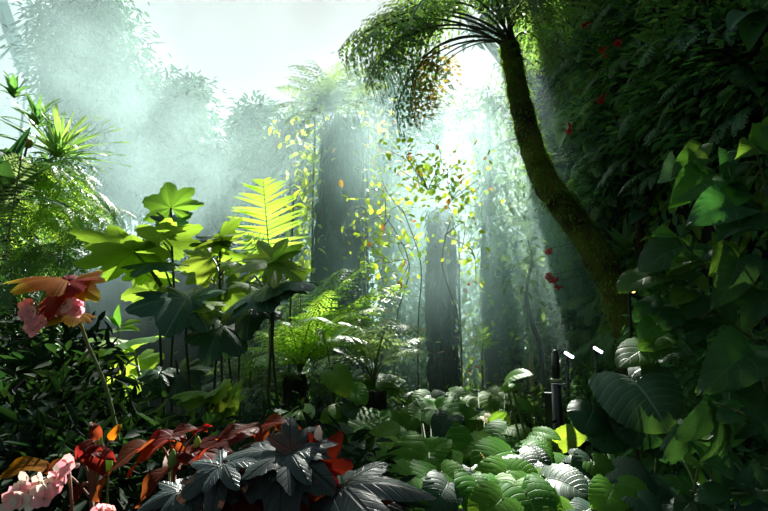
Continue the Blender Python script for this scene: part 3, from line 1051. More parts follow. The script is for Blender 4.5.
def tree(name, label, px, ytop, Y, wid, hgt, seed, nleaf, size, mat='tree_leaf', group=None, trunk_r=.12, clumps=14, conifer=False, asp=.3, spread=.42, dens=None):
    """trunk to the ground, branches, and leaves round the branch ends; wid/hgt of the crown in metres"""
    g = np.random.default_rng(seed)
    top = at(px, ytop, Y)
    bot = Vector((top.x, Y, ground_z(top.x, Y) - .05))
    t_ = thing(name, label, 'tree', bot, group)
    mb = MB()
    h = top.z - bot.z
    mb.tube([bot, bot + Vector((g.uniform(-.1, .1), 0, h * .4)), bot + Vector((g.uniform(-.15, .15), 0, h * .75)), top], [trunk_r, trunk_r * .8, trunk_r * .5, .01], n=8, rough=.1)
    P, D = [], []
    for c in range(clumps):
        q = (c + .5) / clumps
        zc = top.z - hgt * q
        rr = wid * .5 * ((q * .9 + .12) if conifer else math.sin(math.pi * min(.95, q * .85 + .12)) ** .6)
        a = 2.4 * c + g.uniform(-.4, .4)
        e = Vector((top.x + rr * math.cos(a) * g.uniform(.6, 1), Y + rr * math.sin(a) * .8, zc - (.15 * rr if conifer else 0)))
        st = Vector((top.x, Y, min(top.z - .02, zc - (.0 if conifer else .25 * rr))))
        mb.tube([st, st.lerp(e, .5) + Vector((0, 0, .08 * rr)), e], [trunk_r * .3, trunk_r * .2, .008], n=5, sub=3)
        m_ = int(nleaf * (dens or (3 if mat == 'tree_leaf' else 1.3))) // clumps
        u = g.uniform(.2, 1.08, m_)
        off = g.normal(size=(m_, 3)) * wid * spread * .33 * np.array([1, .9, .6 if conifer else .8])
        base_ = np.asarray(st)[None] * (1 - u[:, None]) + np.asarray(e)[None] * u[:, None]
        P.append(base_ + off)
        D.append(off + np.array([0, 0, -.15 * wid]) + .15 * wid * g.normal(size=(m_, 3)))
    part('trunk', mb.mesh('trunk', 'stem_dark'), t_)
    P, D = np.concatenate(P), np.concatenate(D)
    n_ = len(P)
    part('foliage', foliage_mesh('foliage', P, D, g.normal(size=(n_, 3)) * .5 + np.array([0, -.2, 1]), size * g.uniform(.6, 1.3, n_), mat, asp=asp), t_)
    return t_


tree('misty_tree', 'tall misty tree in front of the glass roof ribs', 90, -12, 11.0, 1.9, 3.0, 21, 4200, .17, clumps=22)
tree('misty_tree', 'rounded misty tree right of the tall one by the roof ribs', 128, 82, 11.6, 2.4, 2.6, 22, 3600, .18, clumps=18)
tree('misty_tree', 'narrow misty tree with a column crown against the white sky', 185, 86, 12.2, 1.25, 3.2, 23, 2600, .18, clumps=18, spread=.5)
tree('misty_tree', 'low spreading misty tree below the narrow column one', 212, 150, 11.5, 2.4, 2.2, 24, 3000, .17, clumps=16)
tree('misty_tree', 'slim faint tree with square crown left of the fern-topped trunk', 252, 106, 12.8, .95, 2.2, 25, 1300, .2, clumps=10, spread=.5)
tree('misty_tree', 'pale leafy tree close behind the left side of the fern-topped trunk', 288, 118, 10.2, 1.5, 3.0, 26, 2400, .16, clumps=15)
tree('misty_tree', 'grey-green misty tree right behind the fern-topped trunk', 384, 66, 9.8, 2.0, 3.4, 27, 3600, .14, clumps=18, dens=1.5)
tree('misty_tree', 'misty tree behind the bright climber, under the drooping dry fronds', 432, 120, 10.6, 2.2, 3.0, 28, 2600, .14, clumps=16, dens=.8)
tree('misty_tree', 'sunlit hanging tree just left of the leaning mossy trunk', 487, 92, 8.6, 1.3, 2.4, 29, 2400, .13, 'shrub_leaf', clumps=16, dens=.9)
tree('misty_tree', 'dim tree filling the gap under the leaning trunk by the wall', 540, 150, 9.6, 1.6, 4.0, 30, 3400, .14, 'shrub_leaf', clumps=20, dens=.9)

for k, (px, yt, Y, w, h, lab) in enumerate([
        (300, 268, 9.0, 1.5, 2.2, 'leafy shrub in shade left behind the fern-topped trunk'), (395, 262, 8.8, 1.5, 2.4, 'leafy shrub in the gap between the thick trunk and the bare middle trunk'),
        (415, 300, 9.8, 1.3, 1.9, 'lower shrub close behind the left side of the bare middle trunk'), (472, 262, 9.6, 1.3, 2.5, 'sun-dotted shrub between the bare middle trunk and the hazy trunk'),
        (530, 262, 8.6, 1.1, 2.4, 'sun-dotted shrub right of the hazy trunk'), (560, 300, 7.4, 1.1, 1.8, 'dim shrub beneath the leaning trunk near the lights'), (355, 330, 8.6, 1.4, 1.6, 'dark shrub at the foot of the thick trunk'),
        (600, 318, 6.6, .9, 1.5, 'dark shrub behind the small lights at the wall foot'), (490, 330, 10.6, 1.6, 1.5, 'low pale shrub far behind the small palm'), (255, 300, 8.0, 1.2, 1.8, 'shrub in the shade behind the tall broad-leaved stems')]):
    tree('shrub', lab, px, yt, Y, w, h, 60 + k, 1500, .12, 'shrub_leaf', trunk_r=.035, clumps=16, asp=.45, spread=.5)

# thin curved sapling, bamboo stake, small bright palm
mb = MB()
pts_ = [at(543, 385, 6.6), at(541, 350, 6.6), at(531, 320, 6.6), at(526, 290, 6.6), at(532, 262, 6.6), at(528, 240, 6.6)]
g0 = Vector((pts_[0].x, 6.6, 0))
t_ = thing('sapling', 'thin bent dark sapling standing left of the wall lights', 'tree', g0)
mb.tube([g0] + pts_, [.035, .03, .03, .026, .022, .018, .01], n=7)
part('trunk', mb.mesh('trunk', 'stem_dark'), t_)
P = [pts_[3 + i % 3] + Vector(rng.normal(size=3)) * .2 for i in range(160)]
part('foliage', foliage_mesh('foliage', P, rng.normal(size=(160, 3)), rng.normal(size=(160, 3)) * .4 + np.array([0, 0, 1]), rng.uniform(.06, .14, 160), 'shrub_leaf', asp=.45), t_)
mb = MB()
b0 = at(531, 355, 7.2)
mb.tube([Vector((b0.x, 7.2, 0)), b0], [.03, .03], n=8)
st = part('bamboo_stake', mb.mesh('bamboo_stake', 'bamboo'), None)
st['label'] = 'short tan bamboo stake upright in the haze near the black post'
st['category'] = 'stake'
o = at(482, 352, 7.0)
t_ = thing('small_palm', 'small bright palm with narrow leaflets right of the middle trunk', 'palm', Vector((o.x, 7.0, 0)))
mb = MB()
mb.tube([Vector((o.x, 7, 0)), o], [.02, .015], n=6)
part('stem', mb.mesh('stem', 'stem_green'), t_)
for k, (px, py) in enumerate([(474, 325), (484, 322), (494, 330), (468, 338), (499, 342), (470, 352)]):
    add_leaf(t_, M('frond', k % 2, 'fern_lime', n=9, bip=False, PL=.35, bare=.15, bnd=1.2, pw=.4, ang=55, rr=.01), o, at(px, py, 6.9), (0, -.5, .8), name='frond')

# ================================================================== THE PLANTED PILLAR ON THE LEFT
rosette('spiky_rosette', 'big spiky rosette of narrow pointed leaves on the left pillar top', 'plant', at(58, 158, 4.3), .50, 46, 'agave', 31, up=(.35, -.3, .9), spread=.85, W=.045, droop=.35, back=(.2, -.1, 0))
rosette('strap_plant', 'plant with big broad strap leaves at the left pillar edge', 'plant', at(-4, 205, 3.7), .62, 9, 'arum_dark', 33, up=(.3, -.2, .95), W=.13, droop=.5, back=(.2, 0, 0))
rosette('bromeliad', 'small dark rosette on the very top of the left pillar', 'bromeliad', at(14, 98, 4.3), .22, 13, 'wall_leaf', 34, up=(.1, -.2, .95), W=.13, droop=.7, back=(0, 0, 0))
rosette('bromeliad', 'dim rosette of thin leaves below the top of the left pillar', 'bromeliad', at(36, 128, 4.3), .3, 16, 'wall_leaf', 35, up=(.3, -.4, .8), W=.08, droop=.8, back=(0, 0, 0))
t_ = thing('yellow_bud', 'round yellowish bud on a short stalk in front of the left pillar', 'bud', at(27, 160, 3.9))
mb = MB()
mb.ball(at(27, 143, 3.9), (.042, .042, .04))
part('bud', mb.mesh('bud', 'yellow_bud'), t_)
mb = MB()
mb.tube([at(20, 190, 4.0), at(24, 160, 3.92), at(27, 147, 3.9)], [.009, .008, .008], n=6)
part('stalk', mb.mesh('stalk', 'stem_green'), t_)
# dark comb-like frond hanging at the edge
t_ = thing('comb_fern', 'fern with long dark comb-like fronds hanging at the left pillar edge', 'fern', at(20, 158, 3.6))
for k, (tx, ty, yy) in enumerate([(4, 268, 3.55), (-22, 240, 3.6), (-40, 180, 3.5)]):
    add_leaf(t_, M('frond', 5, 'fern_pale', n=30, bip=False, PL=.15, bare=.02, bnd=.5, pw=.30, ang=80, rr=.009, pdroop=.1), at(22, 156, 3.6), at(tx, ty, yy), (.6, -1, .3), name='frond')


def hang_fern(px, py, Y, L_, mat, label, group, seed, nf=10, bip=True, spread=1.0, up=.25):
    rs = random.Random(seed)
    o = at(px, py, Y)
    t_ = thing('hanging_fern', label, 'fern', o, group)
    for k in range(nf):
        a = R(-80 + 175 * (k + .5) / nf + rs.uniform(-12, 12))
        d = Vector((.75 * math.sin(a) * spread + .25, -.55 * math.cos(a), rs.uniform(-1.0, up - .2)))
        add_leaf(t_, M('frond', k % 2, mat, n=17, bip=bip, PL=.22, bare=.08, bnd=1.5, leaflets=6, pw=.36, gap=.8, pdroop=.5, rr=.006), o, o + d.normalized() * L_ * rs.uniform(.7, 1.15), (.3, -.2, .9), name='frond')


for k, (px, py, Y, L_, mat) in enumerate([(28, 170, 4.0, .55, 'fern_lime'), (50, 185, 4.1, .55, 'fern_lime'), (40, 212, 3.9, .5, 'fern_lime'), (66, 210, 4.2, .5, 'fern_lime'), (78, 190, 4.3, .5, 'fern_green'), (30, 250, 3.9, .45, 'fern_green'),
                                          (75, 235, 4.2, .45, 'fern_green'), (55, 255, 4.0, .4, 'fern_green'), (85, 215, 4.4, .4, 'fern_pale'), (12, 285, 3.8, .4, 'fern_dark'), (48, 160, 4.2, .5, 'fern_green')]):
    hang_fern(px, py, Y, L_, mat, 'feathery fern hanging down the sunlit side of the left pillar', 'feathery ferns on the left pillar', 200 + k)
g = np.random.default_rng(77)
n_ = 3200
a = g.uniform(-2.9, .5, n_)
zz = .2 + 2.7 * g.random(n_)
P = np.stack([-4.15 + (1.12 - .1 * zz) * np.cos(a), 5.1 + (1.2 - .1 * zz) * np.sin(a), zz], 1) + .07 * g.normal(size=(n_, 3))
wf = part('pillar_foliage', foliage_mesh('pillar_foliage', P, np.stack([np.cos(a), np.sin(a), -1 + 0 * a], 1) + .4 * g.normal(size=(n_, 3)), g.normal(size=(n_, 3)) * .3 + np.array([.2, -.4, .9]), g.uniform(.06, .16, n_), ['wall_leaf', 'shrub_leaf'], asp=.4, mi=(g.random(n_) < .3).astype(int)), None)
wf['kind'] = 'stuff'
wf['label'] = 'small creeping leaves covering the planted pillar at the left'
wf['category'] = 'foliage'

# ================================================================== TALL BROAD-LEAVED SHRUBS, LEFT OF THE MIDDLE


def stems(t_, lines, rad=.011, mat='stem_dark'):
    for ln in lines:
        mb = MB()
        p = [at(*q) for q in ln]
        g0 = Vector((p[0].x + random.uniform(-.05, .05), p[0].y, ground_z(p[0].x, p[0].y)))
        mb.tube([g0] + p, [rad * 1.25] + [rad * (1 - .35 * i / len(p)) for i in range(len(p))], n=8)
        part('stem', mb.mesh('stem', mat), t_)


def leafs(t_, rows, kind, base_kw=None, name='leaf', sr=.005):
    """rows: attach px,py,Y  tip px,py,Y  material  normal hint  stalk start (px,py,Y) or None"""
    for i, (A, T, mat, N, S) in enumerate(rows):
        kw = dict(base_kw or {})
        a, tt = at(*A), at(*T)
        s = at(*S) if S else None
        add_leaf(t_, M(kind, i % 4, mat, **kw), a, tt, N, name=name, stalk=s, sr=sr)


PK = dict(lobes=7, depth=.36, teeth=.05, back=.7, droop=.25)
CAMN = (0, -.8, .6)
t_ = thing('tall_shrub', 'tallest broad-leaved shrub, with one lobed leaf at its tip above the others', 'shrub', gpt(at(172, 440, 3.0).x, 3.0))
stems(t_, [[(172, 440, 3.0), (171, 380, 3.0), (174, 300, 3.0), (172, 250, 3.0), (171, 208, 3.0)], [(163, 440, 2.9), (162, 380, 2.9), (160, 330, 2.9), (162, 290, 2.9)]], .008)
leafs(t_, [
    ((171, 208, 3.0), (167, 182, 3.1), 'palm_green', (0, -.9, .35), (171, 214, 3.0)),
    ((171, 222, 3.0), (150, 217, 2.9), 'palm_dark', (0, -.8, .6), (171, 228, 3.0)),
    ((173, 222, 3.0), (193, 213, 3.0), 'palm_dark', (0, -.8, .6), (171, 226, 3.0)),
    ((163, 242, 2.95), (202, 226, 2.9), 'palm_green', (-.1, .4, .9), (172, 256, 3.0)),
    ((134, 252, 2.8), (74, 264, 2.7), 'palm_green', (0, .42, .9), (162, 290, 2.9)),
    ((130, 250, 2.95), (168, 250, 2.7), 'palm_green', (0, .45, .9), (162, 285, 2.9)),
    ((142, 272, 3.1), (122, 280, 3.0), 'palm_lime', (0, -.9, .4), (172, 300, 3.0)),
    ((160, 262, 2.8), (133, 277, 2.6), 'palm_silver', (0, -.25, 1), (172, 290, 3.0)),
    ((150, 290, 3.1), (135, 275, 3.2), 'palm_lime', (0, -.9, .4), (172, 310, 3.0)),
    ((172, 374, 2.9), (149, 400, 2.75), 'palm_dark', (0, -.7, .7), (171, 390, 3.0)),
], 'palmate', PK)
t_ = thing('tall_shrub', 'broad-leaved shrub in front with one wide veined silvery leaf facing up', 'shrub', gpt(at(190, 450, 2.7).x, 2.7))
stems(t_, [[(192, 450, 2.7), (190, 390, 2.7), (186, 340, 2.7), (187, 305, 2.7)], [(214, 450, 2.75), (214, 400, 2.75), (217, 350, 2.75), (221, 325, 2.75)], [(178, 450, 2.8), (180, 400, 2.8), (176, 360, 2.8)]], .007)
leafs(t_, [
    ((187, 298, 2.7), (126, 311, 2.5), 'palm_silver', (.1, -.65, .8), (187, 310, 2.7)),
    ((190, 300, 2.72), (226, 292, 2.7), 'palm_silver', (0, -.6, .8), (187, 312, 2.7)),
    ((200, 303, 2.75), (208, 312, 2.6), 'palm_lime', (0, -.5, .8), (188, 318, 2.7)),
    ((222, 326, 2.75), (204, 366, 2.6), 'palm_silver', (.1, -.9, .35), (217, 345, 2.75)),
    ((228, 336, 2.75), (246, 352, 2.7), 'palm_silver', (.1, -.9, .35), (217, 355, 2.75)),
    ((160, 372, 2.8), (143, 396, 2.7), 'palm_dark', (0, -.9, .4), (178, 385, 2.8)),
    ((180, 372, 2.8), (199, 392, 2.7), 'palm_dark', (0, -.9, .4), (178, 385, 2.8)),
], 'palmate', dict(lobes=7, depth=.30, teeth=.03, back=.72, droop=.35))
t_ = thing('tall_shrub', 'broad-leaved shrub with a small crown of raised leaves left of the upright fern frond', 'shrub', gpt(at(222, 440, 3.1).x, 3.1))
stems(t_, [[(224, 440, 3.1), (222, 380, 3.1), (220, 300, 3.1), (220, 240, 3.1)], [(232, 440, 3.2), (230, 370, 3.2), (221, 300, 3.2), (217, 248, 3.2)], [(240, 440, 3.3), (239, 380, 3.3), (240, 330, 3.3)]], .007)
leafs(t_, [
    ((220, 236, 3.1), (242, 218, 3.2), 'palm_green', (0, .5, .85), (220, 244, 3.1)),
    ((217, 238, 3.1), (190, 246, 3.0), 'palm_dark', (0, -.5, .8), (220, 246, 3.1)),
    ((218, 240, 3.1), (198, 248, 3.0), 'palm_lime', (0, -.8, .6), (220, 250, 3.1)),
    ((222, 238, 3.05), (232, 236, 2.9), 'palm_lime', (0, -.5, .8), (220, 248, 3.1)),
    ((212, 258, 3.3), (180, 268, 3.2), 'palm_lime', (0, -.95, .3), (221, 280, 3.1)),
    ((226, 262, 3.3), (236, 280, 3.2), 'palm_lime', (0, -.95, .3), (221, 290, 3.1)),
    ((205, 272, 3.4), (186, 284, 3.3), 'palm_lime', (0, -.95, .3), (221, 300, 3.1)),
    ((232, 258, 3.2), (248, 256, 3.1), 'palm_green', (0, .4, .9), (221, 275, 3.1)),
    ((228, 290, 3.1), (246, 306, 3.0), 'palm_green', (0, -.9, .2), (221, 312, 3.1)),
    ((210, 292, 3.1), (196, 306, 3.0), 'palm_green', (0, -.9, .2), (221, 318, 3.1)),
], 'palmate', PK)
t_ = thing('tall_shrub', 'broad-leaved shrub whose yellow-green top leaf stands before the upright fern frond', 'shrub', gpt(at(273, 440, 2.6).x, 2.6))
stems(t_, [[(270, 440, 2.6), (268, 390, 2.6), (273, 330, 2.6), (273, 285, 2.6), (273, 264, 2.6)], [(280, 440, 2.65), (276, 390, 2.65), (272, 340, 2.65), (272, 310, 2.65)]], .007, 'stem_dark')
NL = dict(lobes=7, depth=.55, teeth=.02, back=.7, droop=.3, sharp=1.0)
leafs(t_, [
    ((273, 262, 2.6), (232, 274, 2.4), 'palm_lime', (0, -.6, .75), (273, 270, 2.6)),
    ((273, 262, 2.6), (304, 245, 2.7), 'palm_green', (0, .6, .8), (273, 270, 2.6)),
    ((272, 260, 2.62), (258, 240, 2.75), 'palm_lime', (0, -.9, .4), (273, 270, 2.6)),
], 'palmate', NL)
leafs(t_, [
    ((274, 286, 2.6), (232, 318, 2.45), 'palm_silver', (-.3, -.4, .85), (273, 296, 2.6)),
    ((276, 285, 2.6), (314, 290, 2.45), 'palm_silver', (.2, -.4, .85), (273, 296, 2.6)),
    ((262, 290, 2.6), (268, 312, 2.4), 'palm_silver', (0, -.7, .7), (273, 300, 2.6)),
    ((250, 285, 2.9), (228, 292, 2.8), 'palm_green', (0, -.7, .7), (273, 308, 2.6)),
    ((252, 305, 2.75), (246, 340, 2.6), 'palm_dark', (0, -.8, .5), (272, 315, 2.65)),
    ((292, 276, 2.8), (312, 270, 2.8), 'palm_green', (0, .5, .8), (273, 292, 2.6)),
    ((236, 262, 2.8), (222, 270, 2.7), 'palm_lime', (0, -.7, .7), (273, 300, 2.6)),
], 'palmate', dict(lobes=5, depth=.32, teeth=.03, back=.7, droop=.5))

# bright low seedlings in front of the grey rock wall
t_ = thing('seedling', 'bright green seedling with upright young leaves before the grey rock wall', 'plant', gpt(at(120, 420, 3.2).x, 3.2))
stems(t_, [[(121, 420, 3.2), (120, 360, 3.2), (119, 326, 3.2)]], .006, 'stem_green')
for k, (ax, ay, tx, ty) in enumerate([(119, 326, 119, 304), (119, 327, 105, 316), (120, 327, 142, 322), (119, 330, 140, 331), (119, 331, 98, 334)]):
    add_leaf(t_, M('lance', k % 2, 'vine_lit', W=.2, droop=.5), at(ax, ay, 3.2), at(tx, ty, 3.15), (0, -.6, .7))
t_ = thing('broadleaf_plant', 'bright green plant with broad flat leaves low beside the grey rock wall', 'plant', gpt(at(110, 430, 3.1).x, 3.1))
stems(t_, [[(114, 430, 3.1), (112, 380, 3.1), (116, 345, 3.1)], [(150, 430, 3.1), (140, 380, 3.1), (134, 350, 3.1)]], .008, 'stem_green')
leafs(t_, [
    ((118, 340, 3.1), (72, 342, 3.0), 'palm_lime', (0, -.2, 1), (116, 350, 3.1)), ((122, 344, 3.1), (158, 340, 3.0), 'palm_green', (0, -.2, 1), (116, 352, 3.1)), ((100, 352, 3.0), (62, 372, 2.8), 'palm_green', (0, -.6, .8), (114, 370, 3.1)),
    ((120, 360, 3.2), (96, 384, 3.2), 'palm_lime', (0, -.9, .4), (114, 378, 3.1)), ((136, 362, 3.3), (150, 388, 3.2), 'palm_lime', (0, -.9, .4), (140, 376, 3.1)), ((128, 376, 3.3), (124, 408, 3.3), 'palm_lime', (0, -.95, .3), (140, 384, 3.1)),
    ((110, 392, 3.2), (92, 410, 3.1), 'palm_lime', (0, -.9, .4), (114, 400, 3.1)),
], 'palmate', dict(lobes=5, depth=.3, teeth=.03, back=.6, droop=.3))
for j, (bx, by, Y, lab) in enumerate([(138, 418, 2.35, 'lime green low plant glowing at the foot of the tall shrub stems, left one'), (178, 412, 2.4, 'lime green low plant glowing between the tall shrub stems'), (206, 400, 2.5, 'lime green low plant glowing behind the right stems of the tall shrubs')]):
    t_ = thing('lime_plant', lab, 'plant', gpt(at(bx, by, Y).x, Y))
    rs = random.Random(300 + j)
    stems(t_, [[(bx, by + 15, Y), (bx, by, Y)]], .007, 'stem_green')
    rows = []
    for k in range(9):
        dx, dy = rs.uniform(-20, 20), rs.uniform(-10, 14)
        rows.append(((bx + dx, by + dy, Y), (bx + dx * 1.5 + rs.uniform(-8, 8), by + dy + rs.uniform(4, 16), Y - .1), 'palm_lime', (0, -.95, .25), (bx, by + 8, Y)))
    leafs(t_, rows, 'palmate', dict(lobes=5, depth=.25, teeth=.03, back=.7, droop=.3))
t_ = thing('yellow_leaf_plant', 'small plant with a folded yellow-green leaf behind the rust begonias', 'plant', gpt(at(292, 440, 2.4).x, 2.4))
stems(t_, [[(292, 440, 2.4), (291, 418, 2.4)]], .006, 'stem_green')
leafs(t_, [((291, 412, 2.4), (313, 418, 2.3), 'arum_pale', (0, -.5, .8), None), ((291, 413, 2.4), (273, 424, 2.3), 'arum_pale', (0, -.6, .8), None)], 'heart')

# ================================================================== FERNS IN THE MIDDLE
t_ = thing('upright_fern', 'fern with one tall upright bright frond against the white mist', 'fern', gpt(at(270, 420, 3.9).x, 3.9))
stems(t_, [[(270, 420, 3.9), (270, 330, 3.9), (269, 262, 3.9)]], .010, 'stem_green')
add_leaf(t_, M('frond', 9, 'fern_lime', n=17, bip=False, PL=.47, bare=.16, bnd=.25, pw=.50, ang=72, rr=.009, pdroop=.12), at(271, 268, 3.9), at(263, 179, 4.0), (0.1, -1, .1), name='frond')
add_leaf(t_, M('frond', 3, 'fern_lime', n=17, bip=False, PL=.36, bare=.16, bnd=.5, pw=.42, ang=72, rr=.009, pdroop=.12), at(271, 280, 3.9), at(246, 236, 3.5), (0.1, -1, .4), name='frond')
t_ = thing('lit_sprig', 'small sprig of yellow-green leaves just right of the upright fern frond', 'plant', at(292, 240, 4.6))
b = at(292, 240, 4.6)
mb = MB()
mb.tube([gpt(b.x, 4.6), b, at(294, 195, 4.6)], [.01, .008, .004], n=6)
part('stem', mb.mesh('stem', 'stem_green'), t_)
for k, (ax, ay, tx, ty) in enumerate([(293, 216, 280, 226), (294, 206, 306, 208), (293, 222, 301, 228), (294, 200, 300, 190), (293, 212, 284, 205)]):
    add_leaf(t_, M('lance', k % 2, 'spring_leaf', W=.25, droop=.5), at(ax, ay, 4.6), at(tx, ty, 4.55), (0, -.8, .6))

FK = dict(n_=24, PL=.24)
fern_crown('tree_fern', 'large green fern arching its feathery fronds between tall shrubs and middle trunk', at(300, 372, 4.6),
           [(372, 262, .1), (345, 268, .7), (398, 284, -.1), (384, 308, -.6), (262, 300, .3), (250, 330, -.4), (330, 290, -.5), (300, 285, .8), (352, 310, .9), (240, 350, .3), (318, 318, -.9), (280, 322, -.8), (355, 345, -.8), (262, 365, -.8), (410, 290, .5)],
           'fern_lime', 8, bnd=1.1, PL=.27, n_=20, bare=.15)
fern_crown('tree_fern', 'fern with one pale frond arching right and bare stalks fanned below it', at(374, 386, 4.2),
           [(430, 352, -.3), (426, 338, .1), (338, 322, -.4), (326, 340, -.6), (352, 312, .3), (392, 320, .6), (404, 330, -.9), (322, 372, -.7)], 'fern_pale', 9, bnd=1.6, PL=.26, n_=20, bare=.3)
for k, (px, py, Y, lab) in enumerate([(285, 395, 5.2, 'dark fern low between the tall shrub stems and the arching ferns'), (250, 388, 4.6, 'dark fern low behind the right stems of the tall shrubs'), (335, 400, 5.4, 'dark fern in shade below the arching fronds')]):
    rs = random.Random(k)
    fern_crown('fern', lab, at(px, py, Y), [(px + 55 * math.sin(a_), py - 45 * abs(math.cos(a_)) + 8, rs.uniform(-.5, .5)) for a_ in [R(-85 + 170 * q / 8 + rs.uniform(-6, 6)) for q in range(9)]], 'fern_olive', 20 + k, bnd=1.2, bare=.15)
# two dark stumps under the ferns
for k, (px, py, Y, lab) in enumerate([(296, 372, 4.6, 'dark fern stump beneath the large arching fern'), (374, 388, 4.2, 'dark fern stump beneath the pale arching fern')]):
    a = at(px, py, Y)
    mb = MB()
    mb.tube([gpt(a.x, Y), gpt(a.x, Y).lerp(a, .5), a - Vector((0, 0, .02))], [.13, .12, .09], n=14, sub=6, rough=.25)
    o = part('tree_stump', mb.mesh('tree_stump', 'bark_column'), None)
    o['label'] = lab
    o['category'] = 'stump'

# droopy plant and small bright plants in front of the ferns
t_ = thing('drooping_plant', 'plant with drooping dark pointed leaves in front of the arching ferns', 'plant', gpt(at(336, 440, 3.2).x, 3.2))
stems(t_, [[(338, 440, 3.2), (334, 400, 3.2), (332, 368, 3.2)]], .008, 'stem_dark')
leafs(t_, [((331, 370, 3.2), (349, 396, 3.05), 'arum', (0, -.9, .4), (333, 380, 3.2)), ((346, 388, 3.2), (366, 405, 3.05), 'arum', (0, -.7, .7), (334, 395, 3.2)), ((340, 408, 3.1), (322, 424, 3.0), 'arum', (0, -.7, .7), (335, 405, 3.2)),
           ((346, 405, 3.1), (354, 420, 3.0), 'arum_dark', (0, -.7, .7), (335, 405, 3.2)), ((350, 380, 3.3), (362, 372, 3.2), 'arum_dark', (0, -.7, .7), (334, 392, 3.2))], 'heart', dict(W=.36, lobe=.12))
t_ = thing('bright_leaf_plant', 'plant with one folded vivid green leaf lit before the fern stalks', 'plant', gpt(at(332, 420, 3.6).x, 3.6))
stems(t_, [[(332, 420, 3.6), (330, 370, 3.6), (327, 346, 3.6)]], .007, 'stem_green')
leafs(t_, [((327, 344, 3.6), (358, 325, 3.6), 'arum_pale', (-.5, -.3, .8), None), ((327, 345, 3.6), (318, 328, 3.7), 'arum', (.2, -.6, .8), None), ((334, 348, 3.6), (350, 356, 3.5), 'arum_dark', (0, -.6, .8), None)], 'lance', dict(W=.2, droop=.5))
t_ = thing('small_lit_plant', 'small plant with flat bright green leaves left of the middle trunk foot', 'plant', gpt(at(378, 420, 4.4).x, 4.4))
stems(t_, [[(378, 420, 4.4), (377, 385, 4.4)]], .006, 'stem_green')
leafs(t_, [((376, 380, 4.4), (358, 377, 4.3), 'palm_green', (0, -.5, .9), None), ((380, 382, 4.4), (400, 386, 4.2), 'palm_green', (0, -.5, .9), None), ((377, 380, 4.4), (376, 374, 4.7), 'palm_green', (0, -.4, .9), None)], 'palmate', dict(lobes=5, depth=.4, droop=.4))

# ================================================================== BROAD ARUM LEAVES ACROSS THE FRONT


def Yc(y):
    return min(4.5, max(1.55, 290.0 / (y - 330.0)))


def arum_plant(label, root, rows, group=None, name='arum_plant', Yoff=0.0, kind='heart', kw=None, Yfix=None, extra=0):
    rx, ry = root
    Y0 = Yfix or Yc(ry) + Yoff
    r = gpt(at(rx, ry, Y0).x, Y0)
    t_ = thing(name, label, 'plant', r, group)
    rx_ = random.Random(int(rx * 7 + ry))
    if extra:
        xs, ys = [q[0] for q in rows], [q[1] for q in rows]
        rows = list(rows)
        for k in range(extra):
            ax, ay = rx_.uniform(min(xs) - 6, max(xs) + 6), rx_.uniform(min(ys), max(ys) + 14)
            an, sz = rx_.uniform(0, 6.3), rx_.uniform(16, 24) * (ay - 330) / 95
            rows.append((ax, ay, ax + sz * math.cos(an), ay + abs(sz * math.sin(an)) * .8 + 5, 'arum' if rx_.random() < .7 else 'arum_dark', (rx_.uniform(-.35, .35), -.55, .8)))
    for i, row in enumerate(rows):
        (ax, ay, tx, ty, mat) = row[:5]
        N = row[5] if len(row) > 5 else ((0, -.75, .65) if ay > 432 else (0, -.45, .9))
        Y = (Yfix + random.uniform(-.06, .06)) if Yfix else Yc(ay) + Yoff
        ax, ay, tx, ty = ax - (tx - ax) * .12, ay - (ty - ay) * .12, tx + (tx - ax) * .28, ty + (ty - ay) * .34
        a = at(ax, ay, Y)
        ln = math.hypot(tx - ax, ty - ay) / F * Y
        T = at(tx, ty, Y - (row[6] if len(row) > 6 else .45 * ln + .02))
        s = r + Vector((random.uniform(-.05, .05), random.uniform(-.05, .05), .02))
        add_leaf(t_, M(kind, (i + int(ax)) % 4, mat, **(kw or {})), a, T, N, stalk=s, sr=.006, lift=.15, smat='stem_green')
    return t_


AR = dict(W=.47, lobe=.28, ripple=.028, droop=.8, acum=.9, base=.75)
arum_plant('broad-leaved plant with a wide shiny ribbed leaf left of the lime green leaf', (375, 470), [
    (374, 424, 332, 446, 'arum', (-.1, -.5, .9)), (378, 418, 398, 425, 'arum', (0, -.4, .9)), (352, 440, 326, 466, 'arum_dark'), (366, 452, 350, 474, 'arum_dark'), (392, 432, 402, 446, 'arum')], extra=3, kw=AR)
arum_plant('plant with small lime green translucent leaves in the middle of the front', (378, 480), [
    (378, 437, 396, 430, 'arum_pale', (-.3, -.7, .6)), (376, 438, 366, 450, 'arum_pale', (.3, -.8, .5)), (396, 446, 378, 456, 'arum_pale', (0, -.8, .6)), (370, 452, 358, 460, 'arum_pale', (0, -.8, .6)), (402, 441, 412, 446, 'arum_pale', (0, -.8, .6))], kw=dict(W=.4))
arum_plant('sunlit plant with the brightest striped white-green leaf of the front bed', (440, 450), [
    (440, 412, 468, 437, 'arum', (-.15, -.35, .95)), (428, 398, 411, 411, 'arum', (0, -.5, .9)), (400, 397, 383, 392, 'arum', (0, -.4, .9)), (452, 393, 468, 405, 'arum', (0, -.35, .9)), (418, 412, 404, 428, 'arum'), (438, 408, 414, 415, 'arum', (.1, -.3, 1)), (448, 418, 440, 436, 'arum_dark')], extra=4, kw=AR)
arum_plant('plant of rounded sunlit leaves behind the striped one', (485, 440), [
    (480, 400, 494, 421, 'arum', (0, -.35, .95)), (490, 391, 503, 400, 'arum', (0, -.35, .95)), (470, 394, 458, 402, 'arum'), (515, 402, 530, 411, 'arum', (0, -.3, 1)), (504, 402, 496, 412, 'arum'), (470, 412, 462, 428, 'arum_dark')], extra=4, kw=AR)
